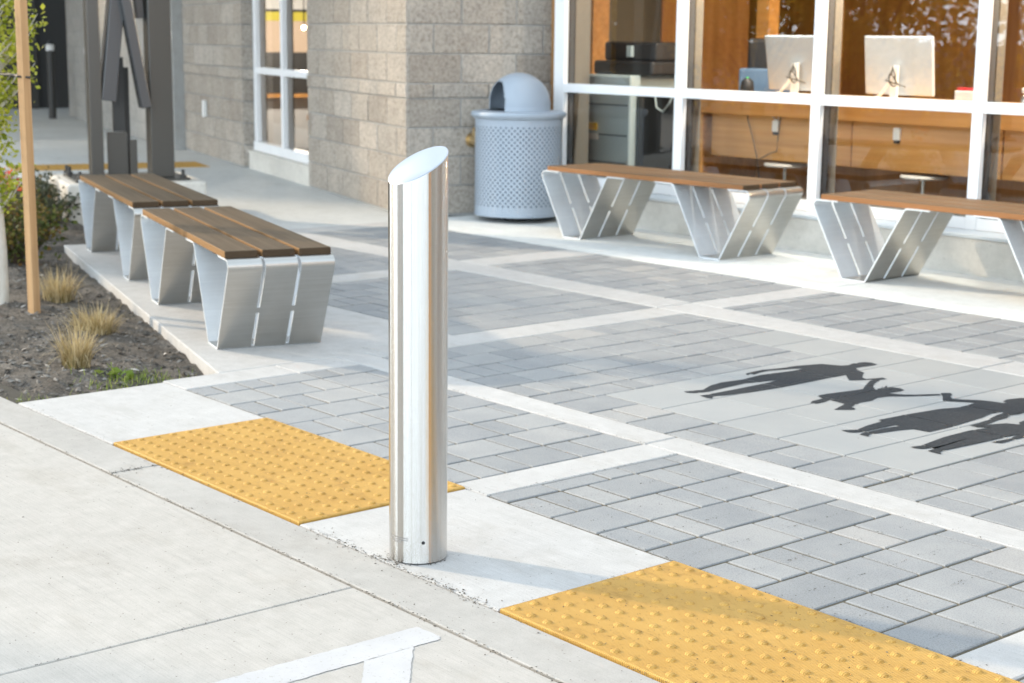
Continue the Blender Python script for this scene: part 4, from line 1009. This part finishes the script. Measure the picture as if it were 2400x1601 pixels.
for k in range(5): a = 1.2566 * k; b.tube([(0, -.2, .08), (.28 * math.cos(a), -.2 + .28 * math.sin(a), .03)], [.025, .018], 8)
b.build('foot_star', MT['dark'], t)
for x, y, lb in ((-4.6, -6.4, 'dark lamp post added behind the viewer for a line reflected in the bollard'), (1.6, -6.9, 'second dark lamp post added farther along for a line reflected in the bollard'), (-13.5, -3.2, 'third dark lamp post added left of the viewer for a line reflected in the bollard')):  # posts added out of view as dark lines in the bollard's reflection
    t = thing('added_lamp_post', lb, 'street lamp', (x, y, 0), 0, 'added posts reflected in the bollard')
    B().lathe([(.16, 0), (.16, .04), (.09, .06), (.075, 5.8), (.001, 5.82)], 16).build('post', MT['grey_dark'], t, smooth=True)
    B().tube([(0, 0, 5.6), (0, .7, 5.9)], .04, 8).build('arm', MT['grey_dark'], t); B().box(-.12, .12, .6, 1.2, 5.87, 5.97).build('lamp_head', MT['grey_dark'], t, bevel=.02)
t = thing('added_tan_building', 'tan building added behind the viewer for a band reflected in the bollard', 'building', (-9.5, -18, 0))  # unseen building added as a tan band in the bollard's reflection
B().box(-5, 3.5, -4, 4, -.1, 5.5).build('wall', MT['peach'], t)
B().box(-5.3, 3.8, -4.3, 4.3, 5.501, 5.8).build('roof', MT['grey_dark'], t)
for x in (-3.6, -.6, 2.0):
    wn = B().box(x - .6, x + .6, 4.001, 4.06, 1.2, 3.2).build('window', MT['frame'], t)
    B().box(x - .54, x + .54, 4.061, 4.07, 1.26, 3.14).build('pane', MT['screen'], wn)
# lit lamps inside
def lamp(label, x, y, z, e, col, r=.07):
    t = thing('pendant_lamp', label, 'lamp', (x, y, z), 0, 'lit lamps inside the building')
    B().lathe([(.001, -r), (r * .7, -r * .7), (r, 0), (r * .7, r * .7), (.001, r)], 20).build('globe', MT['bulb'], t, smooth=True)
    B().tube([(0, 0, r), (0, 0, 3.04 - z)], .006, 6).build('cable', MT['dark'], t)
    l = bpy.data.lights.new('lamp_light', 'POINT'); l.energy = e; l.color = col; l.shadow_soft_size = r; o = bpy.data.objects.new('lamp_light', l); COL.objects.link(o); o.location = (0, 0, -r - .06); o.parent = t
lamp('warm lit globe lamp seen through the left storefront pane', -12.1, 11.4, 1.70, 14, (1, .74, .48), .045)
lamp('warm lit globe lamp deep inside above the desk', -5.2, 11.2, 2.3, 160, (1, .74, .48))
for i, x in enumerate((-7.9, -6.3, -4.7)):            # downlights added out of view to brighten desk and monitors
    t = thing('added_downlight', ('round ceiling downlight added out of view over the left monitor', 'round ceiling downlight added out of view over the middle monitor', 'round ceiling downlight added out of view over the right end of the desk')[i], 'added light', (x, 8.95, 3.04), 0, 'added fill lights over the desk')
    B().lathe([(.001, -.03), (.09, -.03), (.10, 0)], 24).build('housing', MT['bulb'], t, smooth=True)
    l = bpy.data.lights.new('downlight', 'AREA'); l.shape = 'DISK'; l.size = .2; l.energy = 46; l.color = (1, .92, .80); o = bpy.data.objects.new('downlight', l); COL.objects.link(o); o.location = (0, 0, -.04); o.parent = t  # added light that lifts the desk front and monitors
x, y = CF(18.6, 5.47); lamp('lit white globe lamp behind the narrow left window', x, y, 1.48, 44, (1, .88, .76), .028)
t = thing('lobby_shelf', 'low pale shelf with a timber edge behind the narrow left window', 'shelf', (*CF(16.6, 5.8), 0), R(-16.3))
B().box(-2.2, 1.3, -.25, .25, .40, .46).build('shelf_board', MT['desk'], t, bevel=.004)
B().box(-2.2, 1.3, -.22, .22, 0, .399).build('shelf_base', MT['inwall'], t)

# ================================================================ trees added for shade, bushes and hedge reflected in the glass, all out of the frame
def street_tree(label, x, y, h, cr, n, seed, lsz, trunk_h, mat='gold', group='added shade trees'):
    random.seed(seed); t = thing('street_tree', label, 'tree', (x, y, 0), 0, group)
    tb = B(); lf = B(); tb.tube([(0, 0, -.1), (.05, .03, trunk_h * .6), (0, .06, trunk_h), (.1, 0, h * .8)], [.16, .12, .10, .03], 10); cl_ = []
    for k in range(16):
        a = random.uniform(0, 6.283); e = random.uniform(-.5, 1.2); rr = cr * random.uniform(.45, .9)
        c = Vector((rr * math.cos(a) * math.cos(e), rr * math.sin(a) * math.cos(e), (trunk_h + h) / 2 + (h - trunk_h) * .5 * math.sin(e) * .9)); cl_.append((c, cr * random.uniform(.28, .5)))
        tb.tube([(0, .05, trunk_h * random.uniform(.7, 1)), c * .5 + Vector((0, 0, trunk_h * .4)), c], [.06, .04, .012], 6)
    for k in range(n):
        c, r_ = random.choice(cl_); v = Vector((random.gauss(0, 1), random.gauss(0, 1), random.gauss(0, .8))).normalized() * r_ * random.random() ** .4
        leaf_quad(lf, c + v, random.uniform(*lsz), min(1, max(0, random.gauss(.5, .28))), .5)
    tb.build('trunk', MT['bark2'], t, smooth=True); lf.build('crown', MT[mat], t)
street_tree('tall autumn tree added for shade nearest the left wing, outside the picture', -25.0, 4.5, 9.5, 3.2, 5200, 61, (.14, .26), 2.6)  # unseen trees added to shade the block wall, walkway and apron
street_tree('tall autumn tree added for shade beyond the first one, outside the picture', -31.0, 2.4, 10.5, 3.4, 5200, 62, (.14, .26), 3.0)
street_tree('tall autumn tree added for shade farthest along the left wing, outside the picture', -37.5, .2, 11.5, 3.8, 5200, 63, (.14, .26), 3.0)
street_tree('small loose tree added to shade the pavers, outside the picture', -20.8, -.4, 5.7, .95, 1200, 69, (.10, .17), 3.4)  # unseen tree added to darken the pavers beyond the benches
for i, (x, y, h_, cr, lb) in enumerate(((-18.6, -6.2, 2.7, 1.5, 'golden bush across the road mirrored at the picture edge'), (-21.6, -7.0, 3.0, 1.7, 'golden bush across the road mirrored in the right pane'),
        (-24.8, -7.6, 2.8, 1.8, 'broad golden bush across the road mirrored above the middle monitor'), (-28.2, -8.0, 3.2, 1.9, 'tall golden bush across the road mirrored above the left monitor'),
        (-31.8, -8.6, 2.9, 1.9, 'golden bush across the road mirrored left of the monitors'), (-35.6, -9.4, 3.2, 2.0, 'golden bush across the road mirrored in the left pane'), (-40, -10.5, 3.4, 2.4, 'farthest golden bush along the road'))):
    street_tree(lb, x, y, h_, cr, 3800, 64 + i, (.09, .18), .35, 'gold', 'golden bushes across the road')
random.seed(90); hd = thing('golden_hedge', 'long golden autumn hedge across the road mirrored in the storefront glass', 'hedge', (-30, -8.6, 0)); lf = B(); sb = B()
for k in range(17000):
    x = random.uniform(-14, 13); hh = 2.35 + .5 * noise.noise(Vector((x * .7, 3, 0))) + .25 * noise.noise(Vector((x * 2.1, 9, 0)))
    y = random.gauss(0, .38) - .05 * x; leaf_quad(lf, (x, y, hh * random.random() ** .7), random.uniform(.10, .2), min(1, max(0, random.gauss(.55, .28))), .5)
for k in range(60):
    x = -14 + .45 * k; sb.tube([(x, -.05 * x, -.1), (x + random.uniform(-.1, .1), -.05 * x, 1.0), (x + random.uniform(-.3, .3), -.05 * x + random.uniform(-.2, .2), 2.0)], [.03, .02, .006], 5)
lf.build('foliage', MT['gold'], hd); sb.build('stem', MT['bark2'], hd)
